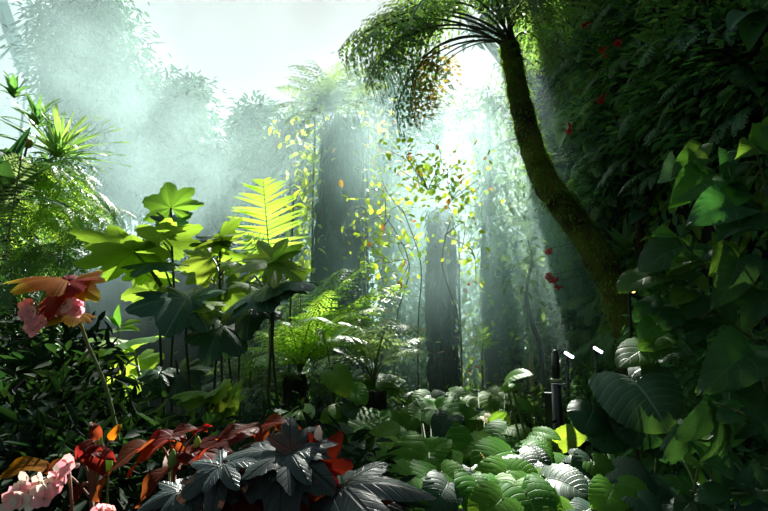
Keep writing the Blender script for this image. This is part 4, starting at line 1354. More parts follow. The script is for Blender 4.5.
arum_plant('plant with two large matte leaves, one pointing down left, in front', (440, 540), [
    (426, 458, 400, 502, 'arum', (-.1, -.75, .65), .08), (425, 458, 446, 444, 'arum', (0, -.5, .8), -.05), (474, 451, 456, 494, 'arum', (.15, -.8, .55), .06), (446, 486, 432, 512, 'arum_dark'), (470, 484, 480, 508, 'arum'), (412, 452, 398, 462, 'arum', (0, -.5, .9))], extra=4, kw=AR)
arum_plant('plant of creased glossy leaves right of the yellowing leaf', (505, 490), [
    (506, 430, 490, 450, 'arum', (-.1, -.4, .9)), (512, 430, 530, 440, 'arum', (.1, -.4, .9)), (528, 444, 540, 458, 'arum'), (498, 446, 488, 462, 'arum_dark')], extra=6, kw=AR)
arum_plant('yellowing plant with two narrow golden leaves amid the green ones', (490, 470), [
    (486, 418, 500, 432, 'arum_yellow', (.2, -.7, .6)), (484, 456, 488, 470, 'arum_yellow', (.6, -.7, .3)), (478, 440, 470, 452, 'arum_pale', (0, -.8, .5)), (492, 424, 504, 415, 'arum_pale', (0, -.8, .5)), (500, 412, 508, 420, 'arum_pale', (0, -.8, .5))], kw=dict(W=.26, lobe=.1))
arum_plant('front plant with big round ribbed leaves at the bottom edge', (520, 560), [
    (527, 496, 538, 534, 'arum', (0, -.7, .7), .08), (505, 474, 486, 496, 'arum', (0, -.6, .8), .06), (512, 472, 535, 482, 'arum', (0, -.6, .8), .04), (500, 500, 480, 520, 'arum', (0, -.7, .7), .05), (552, 478, 566, 494, 'arum', (0, -.6, .8))], extra=3, kw=dict(W=.60, lobe=.34, ripple=.024))
arum_plant('plant of heart leaves with a small silver-lit leaf at the bottom right of middle', (600, 540), [
    (596, 464, 612, 482, 'arum', (0, -.7, .7), .04), (590, 462, 580, 480, 'arum_dark', (0, -.7, .7)), (612, 490, 600, 512, 'arum', (0, -.6, .8)), (622, 484, 644, 498, 'arum', (0, -.6, .8)), (620, 470, 646, 480, 'arum_dark'), (572, 456, 586, 462, 'arum_dark'), (640, 500, 656, 520, 'arum_dark')], kw=AR)
arum_plant('shaded plant with one huge ribbed drooping leaf before the dark wall', (640, 470), [
    (632, 381, 660, 420, 'arum_rib', (-.25, -.7, .75), .14), (592, 410, 584, 428, 'arum_dark', (0, -.7, .7)), (610, 425, 604, 446, 'arum_dark', (0, -.8, .6)), (660, 430, 668, 456, 'arum_dark', (0, -.8, .6)), (640, 412, 636, 440, 'arum_dark', (0, -.8, .6))], Yfix=2.4, kw=dict(W=.66, lobe=.42, ripple=.035, nv=10, curl=.2))
arum_plant('slender plant with a single bright leaf on top, left of the black post', (555, 470), [
    (508, 380, 528, 376, 'arum_pale', (-.2, -.5, .8)), (510, 384, 505, 390, 'arum_pale', (0, -.5, .8)), (536, 432, 556, 438, 'arum', (0, -.5, .8)), (560, 442, 584, 432, 'arum_pale', (0, -.9, .4)), (548, 436, 530, 446, 'arum')], Yfix=2.7, kw=dict(W=.32, lobe=.12))
# filling plants: lower leaves of the same bed
fill = [(410, 480, 'low shaded plant left behind the large matte leaves'), (462, 466, 'low shaded plant between the two large matte leaves'), (548, 470, 'low shaded plant at the foot of the black post'),
        (660, 490, 'dark plant at the bottom edge under the huge drooping leaf'), (700, 500, 'dark plant at the bottom edge below the nodding vine stem'), (740, 495, 'dark plant at the bottom right corner'), (575, 510, 'low plant between the big round ribbed leaves and the silver-lit leaf')]
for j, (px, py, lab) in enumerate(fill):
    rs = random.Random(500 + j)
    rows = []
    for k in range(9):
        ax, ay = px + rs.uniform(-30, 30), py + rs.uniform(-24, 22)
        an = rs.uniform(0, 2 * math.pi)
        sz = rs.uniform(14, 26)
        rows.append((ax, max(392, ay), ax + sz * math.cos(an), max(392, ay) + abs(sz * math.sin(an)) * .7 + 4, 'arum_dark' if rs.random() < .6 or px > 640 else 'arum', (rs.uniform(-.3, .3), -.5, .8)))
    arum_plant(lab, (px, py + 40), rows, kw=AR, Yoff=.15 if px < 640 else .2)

# ================================================================== LEAFY VINES, RIGHT
VK = dict(W=.31, lobe=.20, ripple=.012, droop=.8, wave=.07, acum=1.05, base=.75, fold=.2)


def vine_plant(label, name, stem_rows, rows, Y0, kw=None, cat='shrub', smat='stem_green', rad=.006):
    p0 = at(*stem_rows[0][0])
    root = Vector((p0.x, p0.y, ground_z(p0.x, p0.y)))
    t_ = thing(name, label, cat, root)
    mb = MB()
    mb.tube([root, root.lerp(p0, .5) + Vector((.05, .05, 0)), p0], [rad * 1.6, rad * 1.4, rad], n=7)
    part('stem', mb.mesh('stem', smat), t_)
    for ln in stem_rows:
        mb = MB()
        pp = [at(*q) for q in ln]
        mb.tube(pp, [rad * (1 - .5 * i / len(pp)) for i in range(len(pp))], n=7)
        part('stem', mb.mesh('stem', smat), t_)
    for i, row in enumerate(rows):
        ax, ay, Ya, tx, ty, Yt, mat = row[:7]
        N = row[7] if len(row) > 7 else (-.1, -.7, .7)
        S = row[8] if len(row) > 8 else None
        add_leaf(t_, M('heart', i % 4, mat, **(kw or VK)), at(ax, ay, Ya), at(tx, ty, Yt), N, stalk=at(*S) if S else None, sr=.0035, smat=smat)
    rs = random.Random(int(stem_rows[0][-1][0]))
    for k in range(9):
        ln = stem_rows[k % len(stem_rows)]
        q = rs.randrange(len(ln) - 1)
        u = rs.random()
        s_ = at(*ln[q]).lerp(at(*ln[q + 1]), u)
        a = s_ + Vector((rs.uniform(-.09, .09), rs.uniform(-.02, .14), rs.uniform(-.08, .10)))
        d = Vector((rs.uniform(-1, .5), rs.uniform(-.6, .2), rs.uniform(-.9, .25))).normalized()
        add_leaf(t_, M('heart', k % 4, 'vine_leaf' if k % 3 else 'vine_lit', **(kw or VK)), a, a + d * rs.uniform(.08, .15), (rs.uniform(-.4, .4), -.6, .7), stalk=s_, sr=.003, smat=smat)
    return t_


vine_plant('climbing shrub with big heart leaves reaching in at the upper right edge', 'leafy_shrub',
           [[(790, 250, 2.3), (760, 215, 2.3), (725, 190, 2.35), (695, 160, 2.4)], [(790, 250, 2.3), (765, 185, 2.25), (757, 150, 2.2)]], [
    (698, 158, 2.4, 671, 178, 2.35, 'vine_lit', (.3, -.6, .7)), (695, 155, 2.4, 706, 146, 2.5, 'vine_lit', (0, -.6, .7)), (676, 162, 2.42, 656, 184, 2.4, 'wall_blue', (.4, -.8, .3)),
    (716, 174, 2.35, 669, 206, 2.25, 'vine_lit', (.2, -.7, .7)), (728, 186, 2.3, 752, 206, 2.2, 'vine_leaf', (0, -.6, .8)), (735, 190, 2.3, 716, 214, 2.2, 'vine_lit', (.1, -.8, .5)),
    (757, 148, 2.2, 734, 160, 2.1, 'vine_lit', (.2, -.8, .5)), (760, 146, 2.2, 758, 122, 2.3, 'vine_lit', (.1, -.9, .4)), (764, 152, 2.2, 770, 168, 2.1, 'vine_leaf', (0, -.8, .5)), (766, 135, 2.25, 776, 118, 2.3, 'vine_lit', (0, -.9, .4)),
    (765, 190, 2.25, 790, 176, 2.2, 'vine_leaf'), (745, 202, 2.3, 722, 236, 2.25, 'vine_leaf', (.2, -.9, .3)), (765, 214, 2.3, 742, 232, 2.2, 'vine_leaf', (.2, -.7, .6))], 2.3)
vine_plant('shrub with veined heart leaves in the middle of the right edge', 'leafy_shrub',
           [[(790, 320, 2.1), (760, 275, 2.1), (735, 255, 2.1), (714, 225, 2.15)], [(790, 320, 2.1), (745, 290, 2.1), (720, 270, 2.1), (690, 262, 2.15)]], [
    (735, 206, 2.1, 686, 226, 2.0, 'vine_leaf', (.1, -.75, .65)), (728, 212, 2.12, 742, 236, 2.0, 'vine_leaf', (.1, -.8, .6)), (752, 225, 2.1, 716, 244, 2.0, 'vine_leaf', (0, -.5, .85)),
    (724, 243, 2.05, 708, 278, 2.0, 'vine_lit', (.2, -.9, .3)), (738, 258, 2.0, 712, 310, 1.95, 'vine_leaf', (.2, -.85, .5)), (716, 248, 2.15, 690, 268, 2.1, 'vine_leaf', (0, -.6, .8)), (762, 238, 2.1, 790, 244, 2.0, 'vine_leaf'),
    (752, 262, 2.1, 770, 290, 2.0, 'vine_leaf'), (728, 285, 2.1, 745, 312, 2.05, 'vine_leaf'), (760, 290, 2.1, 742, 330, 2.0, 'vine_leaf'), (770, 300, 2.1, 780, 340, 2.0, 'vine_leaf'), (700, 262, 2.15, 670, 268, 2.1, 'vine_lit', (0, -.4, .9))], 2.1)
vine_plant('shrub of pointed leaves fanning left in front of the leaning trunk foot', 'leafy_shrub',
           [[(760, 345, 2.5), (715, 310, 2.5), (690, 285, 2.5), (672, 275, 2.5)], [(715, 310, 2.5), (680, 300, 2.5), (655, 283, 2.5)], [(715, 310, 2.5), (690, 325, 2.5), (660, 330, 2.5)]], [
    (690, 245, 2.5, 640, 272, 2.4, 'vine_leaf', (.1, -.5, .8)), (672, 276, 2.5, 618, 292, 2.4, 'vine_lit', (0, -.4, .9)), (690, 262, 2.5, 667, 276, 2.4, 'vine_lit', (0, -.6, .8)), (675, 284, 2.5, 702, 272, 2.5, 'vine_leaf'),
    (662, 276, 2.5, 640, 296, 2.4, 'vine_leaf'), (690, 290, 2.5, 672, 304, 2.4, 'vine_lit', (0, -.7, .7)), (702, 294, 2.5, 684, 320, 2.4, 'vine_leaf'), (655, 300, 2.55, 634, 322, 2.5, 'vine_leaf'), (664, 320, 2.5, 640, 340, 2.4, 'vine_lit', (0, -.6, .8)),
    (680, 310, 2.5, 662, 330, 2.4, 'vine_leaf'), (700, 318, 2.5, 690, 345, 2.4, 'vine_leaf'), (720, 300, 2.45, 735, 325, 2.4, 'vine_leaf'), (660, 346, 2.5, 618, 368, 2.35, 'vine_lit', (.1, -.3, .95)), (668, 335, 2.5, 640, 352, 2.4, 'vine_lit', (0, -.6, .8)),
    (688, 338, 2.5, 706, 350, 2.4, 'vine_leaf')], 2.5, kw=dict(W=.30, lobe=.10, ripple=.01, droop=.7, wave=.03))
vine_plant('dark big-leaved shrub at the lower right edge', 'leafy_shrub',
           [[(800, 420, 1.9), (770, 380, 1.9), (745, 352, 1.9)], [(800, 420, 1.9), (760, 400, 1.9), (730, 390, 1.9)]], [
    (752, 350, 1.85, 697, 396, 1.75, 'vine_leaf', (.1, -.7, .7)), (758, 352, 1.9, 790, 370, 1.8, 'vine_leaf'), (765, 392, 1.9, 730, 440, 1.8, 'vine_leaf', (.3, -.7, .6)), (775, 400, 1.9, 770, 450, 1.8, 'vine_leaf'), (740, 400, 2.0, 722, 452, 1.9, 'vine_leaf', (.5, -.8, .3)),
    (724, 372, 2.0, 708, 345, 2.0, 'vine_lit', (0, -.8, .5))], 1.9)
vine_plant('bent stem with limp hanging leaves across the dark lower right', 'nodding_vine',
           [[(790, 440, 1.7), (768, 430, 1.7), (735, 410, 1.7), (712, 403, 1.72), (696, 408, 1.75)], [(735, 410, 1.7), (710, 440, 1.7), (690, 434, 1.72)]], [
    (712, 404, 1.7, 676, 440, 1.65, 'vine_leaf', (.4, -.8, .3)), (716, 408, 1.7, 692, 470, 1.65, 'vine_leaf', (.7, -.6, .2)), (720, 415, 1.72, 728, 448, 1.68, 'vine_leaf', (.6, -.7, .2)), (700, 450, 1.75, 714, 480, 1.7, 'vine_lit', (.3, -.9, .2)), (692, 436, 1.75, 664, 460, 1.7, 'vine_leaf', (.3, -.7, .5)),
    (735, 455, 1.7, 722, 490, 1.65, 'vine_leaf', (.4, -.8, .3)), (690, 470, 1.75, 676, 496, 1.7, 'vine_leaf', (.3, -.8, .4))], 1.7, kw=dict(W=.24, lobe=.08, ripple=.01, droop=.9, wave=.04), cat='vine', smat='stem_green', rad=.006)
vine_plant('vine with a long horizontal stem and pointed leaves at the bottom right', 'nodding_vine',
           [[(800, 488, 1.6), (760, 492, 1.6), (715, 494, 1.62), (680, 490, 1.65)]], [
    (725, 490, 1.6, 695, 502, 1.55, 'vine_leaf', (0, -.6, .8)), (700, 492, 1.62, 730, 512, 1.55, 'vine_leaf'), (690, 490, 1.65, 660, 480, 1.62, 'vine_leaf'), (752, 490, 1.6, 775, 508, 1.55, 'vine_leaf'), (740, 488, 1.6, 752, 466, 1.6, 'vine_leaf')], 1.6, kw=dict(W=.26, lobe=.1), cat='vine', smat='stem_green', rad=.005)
fern_crown('fern', 'small lacy fern in shade right of the huge drooping leaf', at(688, 362, 2.7), [(668, 345, -.1), (678, 335, 0), (700, 336, 0), (708, 350, -.1), (662, 362, -.2), (690, 330, .1)], 'fern_dark', 55, bnd=1.2, bare=.1)

# ================================================================== LIGHT FITTINGS
Yp = 2.95
t_ = thing('post_light', 'tall black post light with a rounded tip and a pale band', 'light', gpt(at(557, 400, Yp).x, Yp))
x0 = at(557, 400, Yp).x
g0 = gpt(x0, Yp)
ztop = at(557, 357, Yp).z
mb = MB()
mb.tube([g0, Vector((x0, Yp, at(557, 384, Yp).z))], [.026, .026], n=14)
mb.tube([Vector((x0, Yp, at(557, 383, Yp).z)), Vector((x0, Yp, ztop + .02))], [.021, .019], n=14)
part('post', mb.mesh('post', 'black_plastic'), t_)
mb = MB()
mb.ball((x0, Yp, ztop + .015), (.019, .019, .024), n=12)
part('cap', mb.mesh('cap', 'black_plastic'), t_)
mb = MB()
mb.tube([Vector((x0, Yp, at(557, 382, Yp).z)), Vector((x0, Yp, at(557, 378.5, Yp).z))], [.0275, .0275], n=14)
o = part('band', mb.mesh('band', 'band_cream'), t_)
o['label'] = 'pale cream band'
mb = MB()
mb.tube([Vector((x0 - .02, Yp - .03, at(557, 420, Yp).z)), Vector((x0 - .06, Yp - .05, at(557, 421, Yp).z))], [.008, .008], n=8)
part('clamp', mb.mesh('clamp', 'black_plastic'), t_)
Yp2 = 2.9
x1 = at(549, 420, Yp2).x
t_ = thing('short_post', 'shorter black square post standing close left of the tall post light', 'post', gpt(x1, Yp2))
mb = MB()
mb.tube([gpt(x1, Yp2), Vector((x1, Yp2, at(549, 394, Yp2).z))], [.024, .024], n=4)
part('post', mb.mesh('post', 'black_plastic', smooth=False), t_)
mb = MB()
mb.tube([Vector((x1, Yp2, at(549, 394, Yp2).z)), Vector((x1, Yp2, at(549, 392.5, Yp2).z))], [.026, .026], n=4)
part('cap', mb.mesh('cap', 'black_plastic', smooth=False), t_)
for k, (px, py, lab) in enumerate([(569, 355, 'small bluish white strip light, left of the two by the wall'), (598, 350, 'small bluish white strip light, right of the two by the wall')]):
    Yl = 4.9
    a, b = at(px - 4, py - 2.5, Yl), at(px + 4, py + 2.5, Yl - .05)
    t_ = thing('strip_light', lab, 'light', gpt(a.x, Yl + .06), 'strip lights by the wall')
    mb = MB()
    d = (b - a).normalized()
    mb.tube([a - d * .015 + Vector((0, .025, 0)), b + d * .015 + Vector((0, .025, 0))], [.022, .022], n=10)
    c_ = (a + b) / 2
    mb.tube([c_ + Vector((0, .05, -.02)), Vector((c_.x, Yl + .06, ground_z(c_.x, Yl)))], [.012, .012], n=8)
    part('housing', mb.mesh('housing', 'black_plastic'), t_)
    mb = MB()
    mb.tube([a, b], [.012, .012], n=10)
    part('lens', mb.mesh('lens', 'lamp_lens'), t_)
o = at(633, 291, 2.9)
t_ = thing('spot_light', 'tiny warm glowing spotlight half hidden in leaves under the pitcher plant', 'light', gpt(o.x, 2.95))
mb = MB()
mb.tube([gpt(o.x, 2.95), o + Vector((0, .05, -.03)), o + Vector((0, .04, 0))], [.008, .008, .008], n=6)
mb.tube([o + Vector((0, .05, 0)), o + Vector((0, 0, 0))], [.017, .02], n=10)
part('housing', mb.mesh('housing', 'black_plastic'), t_)
mb = MB()
mb.ball(o + Vector((0, -.004, 0)), (.011, .006, .011))
part('lens', mb.mesh('lens', 'warm_lens'), t_)

# ================================================================== BEGONIAS IN FRONT
BK = dict(lobes=6, depth=.5, teeth=.06, back=.55, droop=.45, sharp=1.0, per=12)


def blossom(mb_pts, c, n_, size, seed, rad):
    g = np.random.default_rng(seed)
    P = np.asarray(c) + g.normal(size=(n_, 3)) * rad
    return P


def flower_cluster(t_, c, cells, size, seed, pink=.75):
    """each flower: four rounded petals round a small eye"""
    rs = random.Random(seed)
    for k, (px, py, Y) in enumerate(cells):
        o = at(px, py, Y)
        nrm = Vector((rs.uniform(-.5, .5), -1, rs.uniform(-.3, .5))).normalized()
        a0 = nrm.cross(Vector((0, 0, 1))).normalized()
        b0 = nrm.cross(a0)
        P, D, Nn = [], [], []
        an0 = rs.random() * 3
        for q in range(4):
            an = an0 + q * math.pi / 2
            d = a0 * math.cos(an) + b0 * math.sin(an)
            P.append(o)
            D.append(d + nrm * .35)
            Nn.append(nrm)
        mat = 'pink_petal' if rs.random() < pink else 'cream_petal'
        fl = part('flower', foliage_mesh('flower', P, D, Nn, [size, size * .8, size, size * .8], mat, asp=.95, fold=.06, droop=-.1), t_)
        mb = MB()
        mb.ball(o + nrm * .003, .0025, n=6, rings=4)
        part('eye', mb.mesh('eye', 'yellow_bud'), fl)
        mb = MB()
        mb.tube([c, c.lerp(o, .6) + Vector((0, .004, .01)), o - nrm * -.002], [.0022, .0016, .0012], n=5)
        part('flower_stalk', mb.mesh('flower_stalk', 'stem_red'), fl)


Yb = 1.6
t_ = thing('begonia', 'tall begonia with backlit amber leaves and two pink flower clusters', 'plant', gpt(at(125, 511, Yb).x, Yb))
stems(t_, [[(124, 505, Yb), (118, 440, Yb), (105, 385, Yb), (88, 345, Yb), (78, 315, Yb), (66, 284, Yb)]], .006, 'stem_green')
WL = dict(lobes=7, depth=.30, teeth=.05, back=.62, droop=.5, per=12)
leafs(t_, [
    ((66, 280, Yb), (4, 283, Yb - .05), 'begonia_amber', (0, -.22, 1), None),
    ((68, 284, Yb), (99, 300, Yb - .05), 'begonia_amber', (.2, -.8, .5), None),
    ((66, 283, Yb), (50, 318, Yb - .1), 'begonia_red', (-.3, -.85, .35), None),
    ((76, 312, Yb), (44, 326, Yb - .08), 'begonia_amber', (0, -.45, .85), (80, 322, Yb)),
    ((68, 283, Yb), (84, 282, Yb + .04), 'begonia_red', (.3, -.8, .3), None),
], 'palmate', WL, sr=.003)
c = at(74, 300, Yb)
flower_cluster(t_, at(66, 300, Yb + .02), [(46, 306, Yb - .02), (47, 311, Yb - .04), (54, 314, Yb - .04), (66, 304, Yb - .03), (72, 309, Yb - .03), (78, 306, Yb - .03), (80, 301, Yb - .02), (74, 292, Yb - .03), (68, 307, Yb - .06), (77, 311, Yb - .04), (62, 308, Yb - .05)], .026, 3, .9)
flower_cluster(t_, at(36, 308, Yb - .05), [(27, 305, Yb - .08), (32, 304, Yb - .08), (28, 311, Yb - .09), (34, 311, Yb - .09), (31, 318, Yb - .09), (36, 320, Yb - .09), (30, 326, Yb - .09), (36, 328, Yb - .09), (41, 323, Yb - .08), (26, 316, Yb - .08), (33, 330, Yb - .09), (25, 308, Yb - .06)], .024, 4, .9)
mb = MB()
mb.tube([at(66, 300, Yb + .02), at(48, 300, Yb), at(36, 308, Yb - .05)], [.003, .0025, .002], n=5)
part('flower_stalk', mb.mesh('flower_stalk', 'stem_red'), t_)


def begonia(label, root, rows, Y=1.3, kw=None, stem=True):
    rx, ry = root
    t_ = thing('begonia', label, 'plant', gpt(at(rx, ry, Y).x, Y))
    top = at(rx, ry, Y)
    mb = MB()
    g0 = gpt(top.x, Y)
    mb.tube([g0, g0.lerp(top, .6) + Vector((.02, 0, 0)), top], [.007, .006, .005], n=7)
    part('stem', mb.mesh('stem', 'stem_red'), t_)
    for i, row in enumerate(rows):
        ax, ay, tx, ty, mat = row[:5]
        N = row[5] if len(row) > 5 else (0, -.5, .9)
        dy = row[6] if len(row) > 6 else -.03
        yy = Y + (row[7] if len(row) > 7 else 0)
        add_leaf(t_, M('palmate', i % 4, mat, **(kw or BK)), at(ax, ay, yy), at(tx, ty, yy + dy), N, stalk=top, sr=.0028, smat='stem_red', lift=.5)
    return t_


RK = dict(W=.24, droop=1.0, fold=.15, wave=.06, pk=.6)


def rust_begonia(label, root, rows, Y):
    rx, ry = root
    t_ = thing('begonia', label, 'plant', gpt(at(rx, ry, Y).x, Y))
    top = at(rx, ry, Y)
    mb = MB()
    g0 = gpt(top.x, Y)
    mb.tube([g0, g0.lerp(top, .6) + Vector((.02, 0, 0)), top], [.007, .006, .005], n=7)
    part('stem', mb.mesh('stem', 'stem_red'), t_)
    for i, row in enumerate(rows):
        ax, ay, tx, ty, mat, N, dy = row
        add_leaf(t_, M('lance', i % 4, mat, **RK), at(ax, ay, Y), at(tx, ty, Y + dy), N, stalk=top, sr=.0028, smat='stem_red', lift=.5)


rust_begonia('begonia with arched rust-red leaves left of centre, cream petal showing between them', (174, 474), [
    (168, 436, 208, 430, 'begonia_rust', (0, -.35, 1), .02), (186, 438, 138, 452, 'begonia_rust', (-.1, -.4, 1), -.02), (176, 440, 128, 478, 'begonia_red', (-.3, -.3, .9), -.05), (158, 442, 97, 502, 'begonia_rust', (-.5, -.3, .8), -.06),
    (176, 452, 254, 470, 'begonia_rust', (.1, -.3, 1), -.02), (180, 466, 138, 508, 'begonia_rust', (-.4, -.5, .8), -.04), (172, 446, 190, 466, 'begonia_red', (.2, -.8, .5), -.02), (194, 436, 212, 426, 'begonia_red', (0, -.4, .9), .0)], 1.35)
rust_begonia('begonia with wide rust-red leaves just left of the silvery black leaf', (256, 480), [
    (262, 428, 216, 440, 'begonia_rust', (0, -.35, 1), -.02), (262, 426, 300, 430, 'begonia_red', (.1, -.4, 1), .0), (266, 428, 262, 456, 'begonia_red', (-.2, -.9, .3), -.03), (256, 436, 196, 462, 'begonia_rust', (-.1, -.35, .9), -.03),
    (300, 446, 318, 424, 'begonia_rust', (.3, -.7, .6), .02), (288, 436, 306, 448, 'begonia_rust', (.3, -.6, .7), -.02), (250, 458, 206, 482, 'begonia_rust', (0, -.4, .9), -.03), (276, 430, 292, 421, 'begonia_red', (0, -.5, .8), .03), (246, 470, 240, 508, 'begonia_rust', (-.3, -.8, .4), -.03)], 1.32)
begonia('begonia with a pointed silvery black leaf spread like a hand', (290, 505), [
    (288, 452, 262, 500, 'begonia_silver', (-.1, -.6, .8), -.04), (286, 454, 250, 464, 'begonia_silver', (-.1, -.45, .9)), (290, 452, 310, 462, 'begonia_silver', (.1, -.5, .9)), (290, 450, 300, 430, 'begonia_silver', (.3, -.6, .7), .03), (282, 468, 276, 512, 'begonia_silver', (-.1, -.8, .5)), (262, 484, 246, 511, 'begonia_silver', (-.1, -.8, .5)),
    (318, 470, 322, 444, 'begonia_red', (0, -.8, .4), .02), (320, 472, 334, 458, 'begonia_red', (.2, -.8, .4), .02), (300, 484, 292, 505, 'begonia_red', (0, -.9, .3)), (312, 495, 306, 518, 'begonia_red', (0, -.9, .3))], 1.22)
begonia('begonia with a jagged silvery black leaf pointing right at the bottom', (345, 515), [
    (342, 486, 382, 500, 'begonia_silver', (.1, -.5, .85), -.05), (356, 500, 384, 520, 'begonia_silver', (.1, -.6, .8)), (360, 505, 376, 512, 'begonia_red', (0, -.8, .5)), (330, 508, 318, 522, 'begonia_red', (0, -.8, .5))], 1.2)
begonia('begonia with small silvery leaves in the gap under the rust-red ones', (205, 520), [
    (222, 466, 204, 492, 'begonia_silver', (0, -.6, .8)), (214, 482, 200, 512, 'begonia_silver', (0, -.8, .6)), (224, 464, 240, 470, 'begonia_silver', (0, -.5, .9)), (196, 490, 176, 505, 'begonia_silver', (0, -.6, .8)), (236, 492, 244, 514, 'begonia_rust', (0, -.8, .6)), (180, 490, 160, 508, 'begonia_silver', (0, -.6, .8)), (228, 500, 220, 518, 'begonia_silver', (0, -.6, .8))], 1.2)
rust_begonia('begonia with dull rust leaves behind the pink flowers at the left', (92, 500), [
    (86, 446, 106, 478, 'begonia_rust', (.3, -.8, .4), -.02), (94, 440, 74, 462, 'begonia_rust', (-.2, -.7, .6), -.02), (98, 440, 92, 422, 'begonia_rust', (0, -.7, .6), .03), (110, 440, 122, 424, 'begonia_amber', (.2, -.8, .5), .02),
    (84, 462, 40, 474, 'begonia_rust', (0, -.5, .9), -.02), (50, 468, -6, 482, 'begonia_amber', (0, -.4, .9), -.02), (86, 482, 70, 512, 'begonia_rust', (-.3, -.8, .4), -.03), (90, 452, 116, 462, 'begonia_rust', (.2, -.5, .8), -.02)], 1.3)
t_ = thing('begonia_flowers', 'spray of pink and cream begonia flowers at the bottom left corner', 'flowers', gpt(at(70, 505, 1.15).x, 1.15))
mb = MB()
pp = [at(72, 506, 1.15), at(55, 494, 1.15), at(46, 484, 1.15)]
mb.tube([gpt(pp[0].x + .05, 1.18)] + pp, [.003, .003, .0025, .002], n=6)
part('stem', mb.mesh('stem', 'stem_red'), t_)
flower_cluster(t_, at(48, 486, 1.15), [(66, 466, 1.14), (64, 476, 1.14), (68, 464, 1.13), (58, 488, 1.11), (52, 484, 1.12), (46, 490, 1.1), (40, 482, 1.12), (34, 500, 1.1), (30, 490, 1.12), (20, 490, 1.12), (14, 500, 1.1), (10, 507, 1.1), (26, 482, 1.13), (44, 498, 1.09), (22, 500, 1.1), (16, 494, 1.12), (56, 478, 1.13)], .024, 8, .62)
flower_cluster(t_, at(100, 512, 1.15), [(106, 509, 1.14), (114, 511, 1.13), (100, 510, 1.13)], .018, 9, 1)
# the broad cream bract and the pale buds among the rust leaves
t_ = thing('cream_bract', 'single broad cream petal standing among the rust-red leaves', 'flower', gpt(at(172, 500, 1.4).x, 1.42))
b = at(170, 468, 1.4)
mb = MB()
mb.tube([gpt(b.x, 1.42), b], [.004, .003], n=6)
part('stem', mb.mesh('stem', 'stem_green'), t_)
add_leaf(t_, M('lance', 2, 'cream_petal', W=.42, droop=.3, pk=.9), at(163, 464, 1.4), at(191, 456, 1.38), (0, -.8, .6), name='petal')
for k, (px, py, Y, lab) in enumerate([(172, 459, 1.3, 'pointed green bud before the cream petal'), (197, 446, 1.36, 'pale pointed bud between the two rust-red begonias'), (318, 436, 1.25, 'round whitish bud above the red young leaves'), (108, 462, 1.3, 'yellowish bud by the tall begonia stem'), (98, 440, 1.4, 'small green bud left of the tall begonia stem')]):
    c = at(px, py, Y)
    t_ = thing('flower_bud', lab, 'bud', gpt(c.x, Y))
    mb = MB()
    mb.tube([c + Vector((0, 0, -.02)), c + Vector((0, 0, -.008)), c + Vector((.001, 0, .008)), c + Vector((.002, 0, .022))], [.004, .010, .009, .001], n=8)
    part('bud', mb.mesh('bud', 'cream_petal' if k == 2 else 'bud_green'), t_)
    mb = MB()
    mb.tube([gpt(c.x + .01, Y), c + Vector((.006, 0, -.2)), c + Vector((0, 0, -.018))], [.0035, .003, .003], n=6)
    part('stalk', mb.mesh('stalk', 'stem_green'), t_)

# ================================================================== DARK GROUND COVER, LOWER LEFT


def cover(px, py, Y, n_, rad, size, mat, label, seed, name='leafy_bush', asp=.38, group=None, zs=.8):
    c = at(px, py, Y)
    g = np.random.default_rng(seed)
    root = gpt(c.x, Y)
    t_ = thing(name, label, 'bush', root, group)
    d = g.normal(size=(n_, 3))
    d /= np.linalg.norm(d, axis=1, keepdims=True)
    P = np.asarray(c) + d * (rad * g.random(n_) ** .45)[:, None] * np.array([1, .7, zs])
    P[:, 2] = np.maximum(P[:, 2], .04)
    mb = MB()
    for k in range(9):
        e = Vector(P[(k * 37) % n_])
        mb.tube([root, root.lerp(c, .6), e], [.008, .007, .003], n=5)
    part('stem', mb.mesh('stem', 'stem_dark'), t_)
    part('foliage', foliage_mesh('foliage', P, d * .6 + np.array([0, -.35, -.2]) + .4 * g.normal(size=(n_, 3)), g.normal(size=(n_, 3)) * .35 + np.array([0, -.3, 1]), size * g.uniform(.6, 1.3, n_), mat, asp=asp, droop=.2), t_)
    return t_


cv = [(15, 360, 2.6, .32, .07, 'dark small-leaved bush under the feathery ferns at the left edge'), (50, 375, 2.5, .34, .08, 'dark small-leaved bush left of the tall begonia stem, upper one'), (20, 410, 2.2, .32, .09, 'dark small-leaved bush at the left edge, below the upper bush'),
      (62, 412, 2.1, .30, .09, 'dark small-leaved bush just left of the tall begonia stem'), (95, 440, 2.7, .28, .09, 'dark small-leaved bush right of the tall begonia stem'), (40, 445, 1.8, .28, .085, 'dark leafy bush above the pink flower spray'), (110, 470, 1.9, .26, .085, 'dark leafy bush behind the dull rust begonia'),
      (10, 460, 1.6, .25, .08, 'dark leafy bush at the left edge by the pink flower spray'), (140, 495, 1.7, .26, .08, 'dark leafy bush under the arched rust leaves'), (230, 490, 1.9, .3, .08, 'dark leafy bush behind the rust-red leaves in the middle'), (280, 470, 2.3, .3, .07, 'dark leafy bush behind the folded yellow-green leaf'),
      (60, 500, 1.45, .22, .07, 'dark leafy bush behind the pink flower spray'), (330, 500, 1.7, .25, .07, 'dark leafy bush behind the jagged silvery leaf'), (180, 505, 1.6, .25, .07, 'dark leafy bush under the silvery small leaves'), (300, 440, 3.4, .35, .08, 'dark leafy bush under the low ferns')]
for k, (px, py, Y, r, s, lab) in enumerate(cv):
    cover(px, py, Y, 520, r, s * .9, 'cover_leaf_shaded', lab, 700 + k, asp=.33)
arum_plant('dim plant with one broad drooping leaf at the left edge', (14, 470), [(14, 418, -14, 470, 'arum_dark', (-.2, -.7, .7), .1), (16, 417, 30, 420, 'arum_dark', (.1, -.4, .9), .05), (24, 440, 10, 462, 'arum_dark')], Yfix=1.7, kw=dict(W=.5))
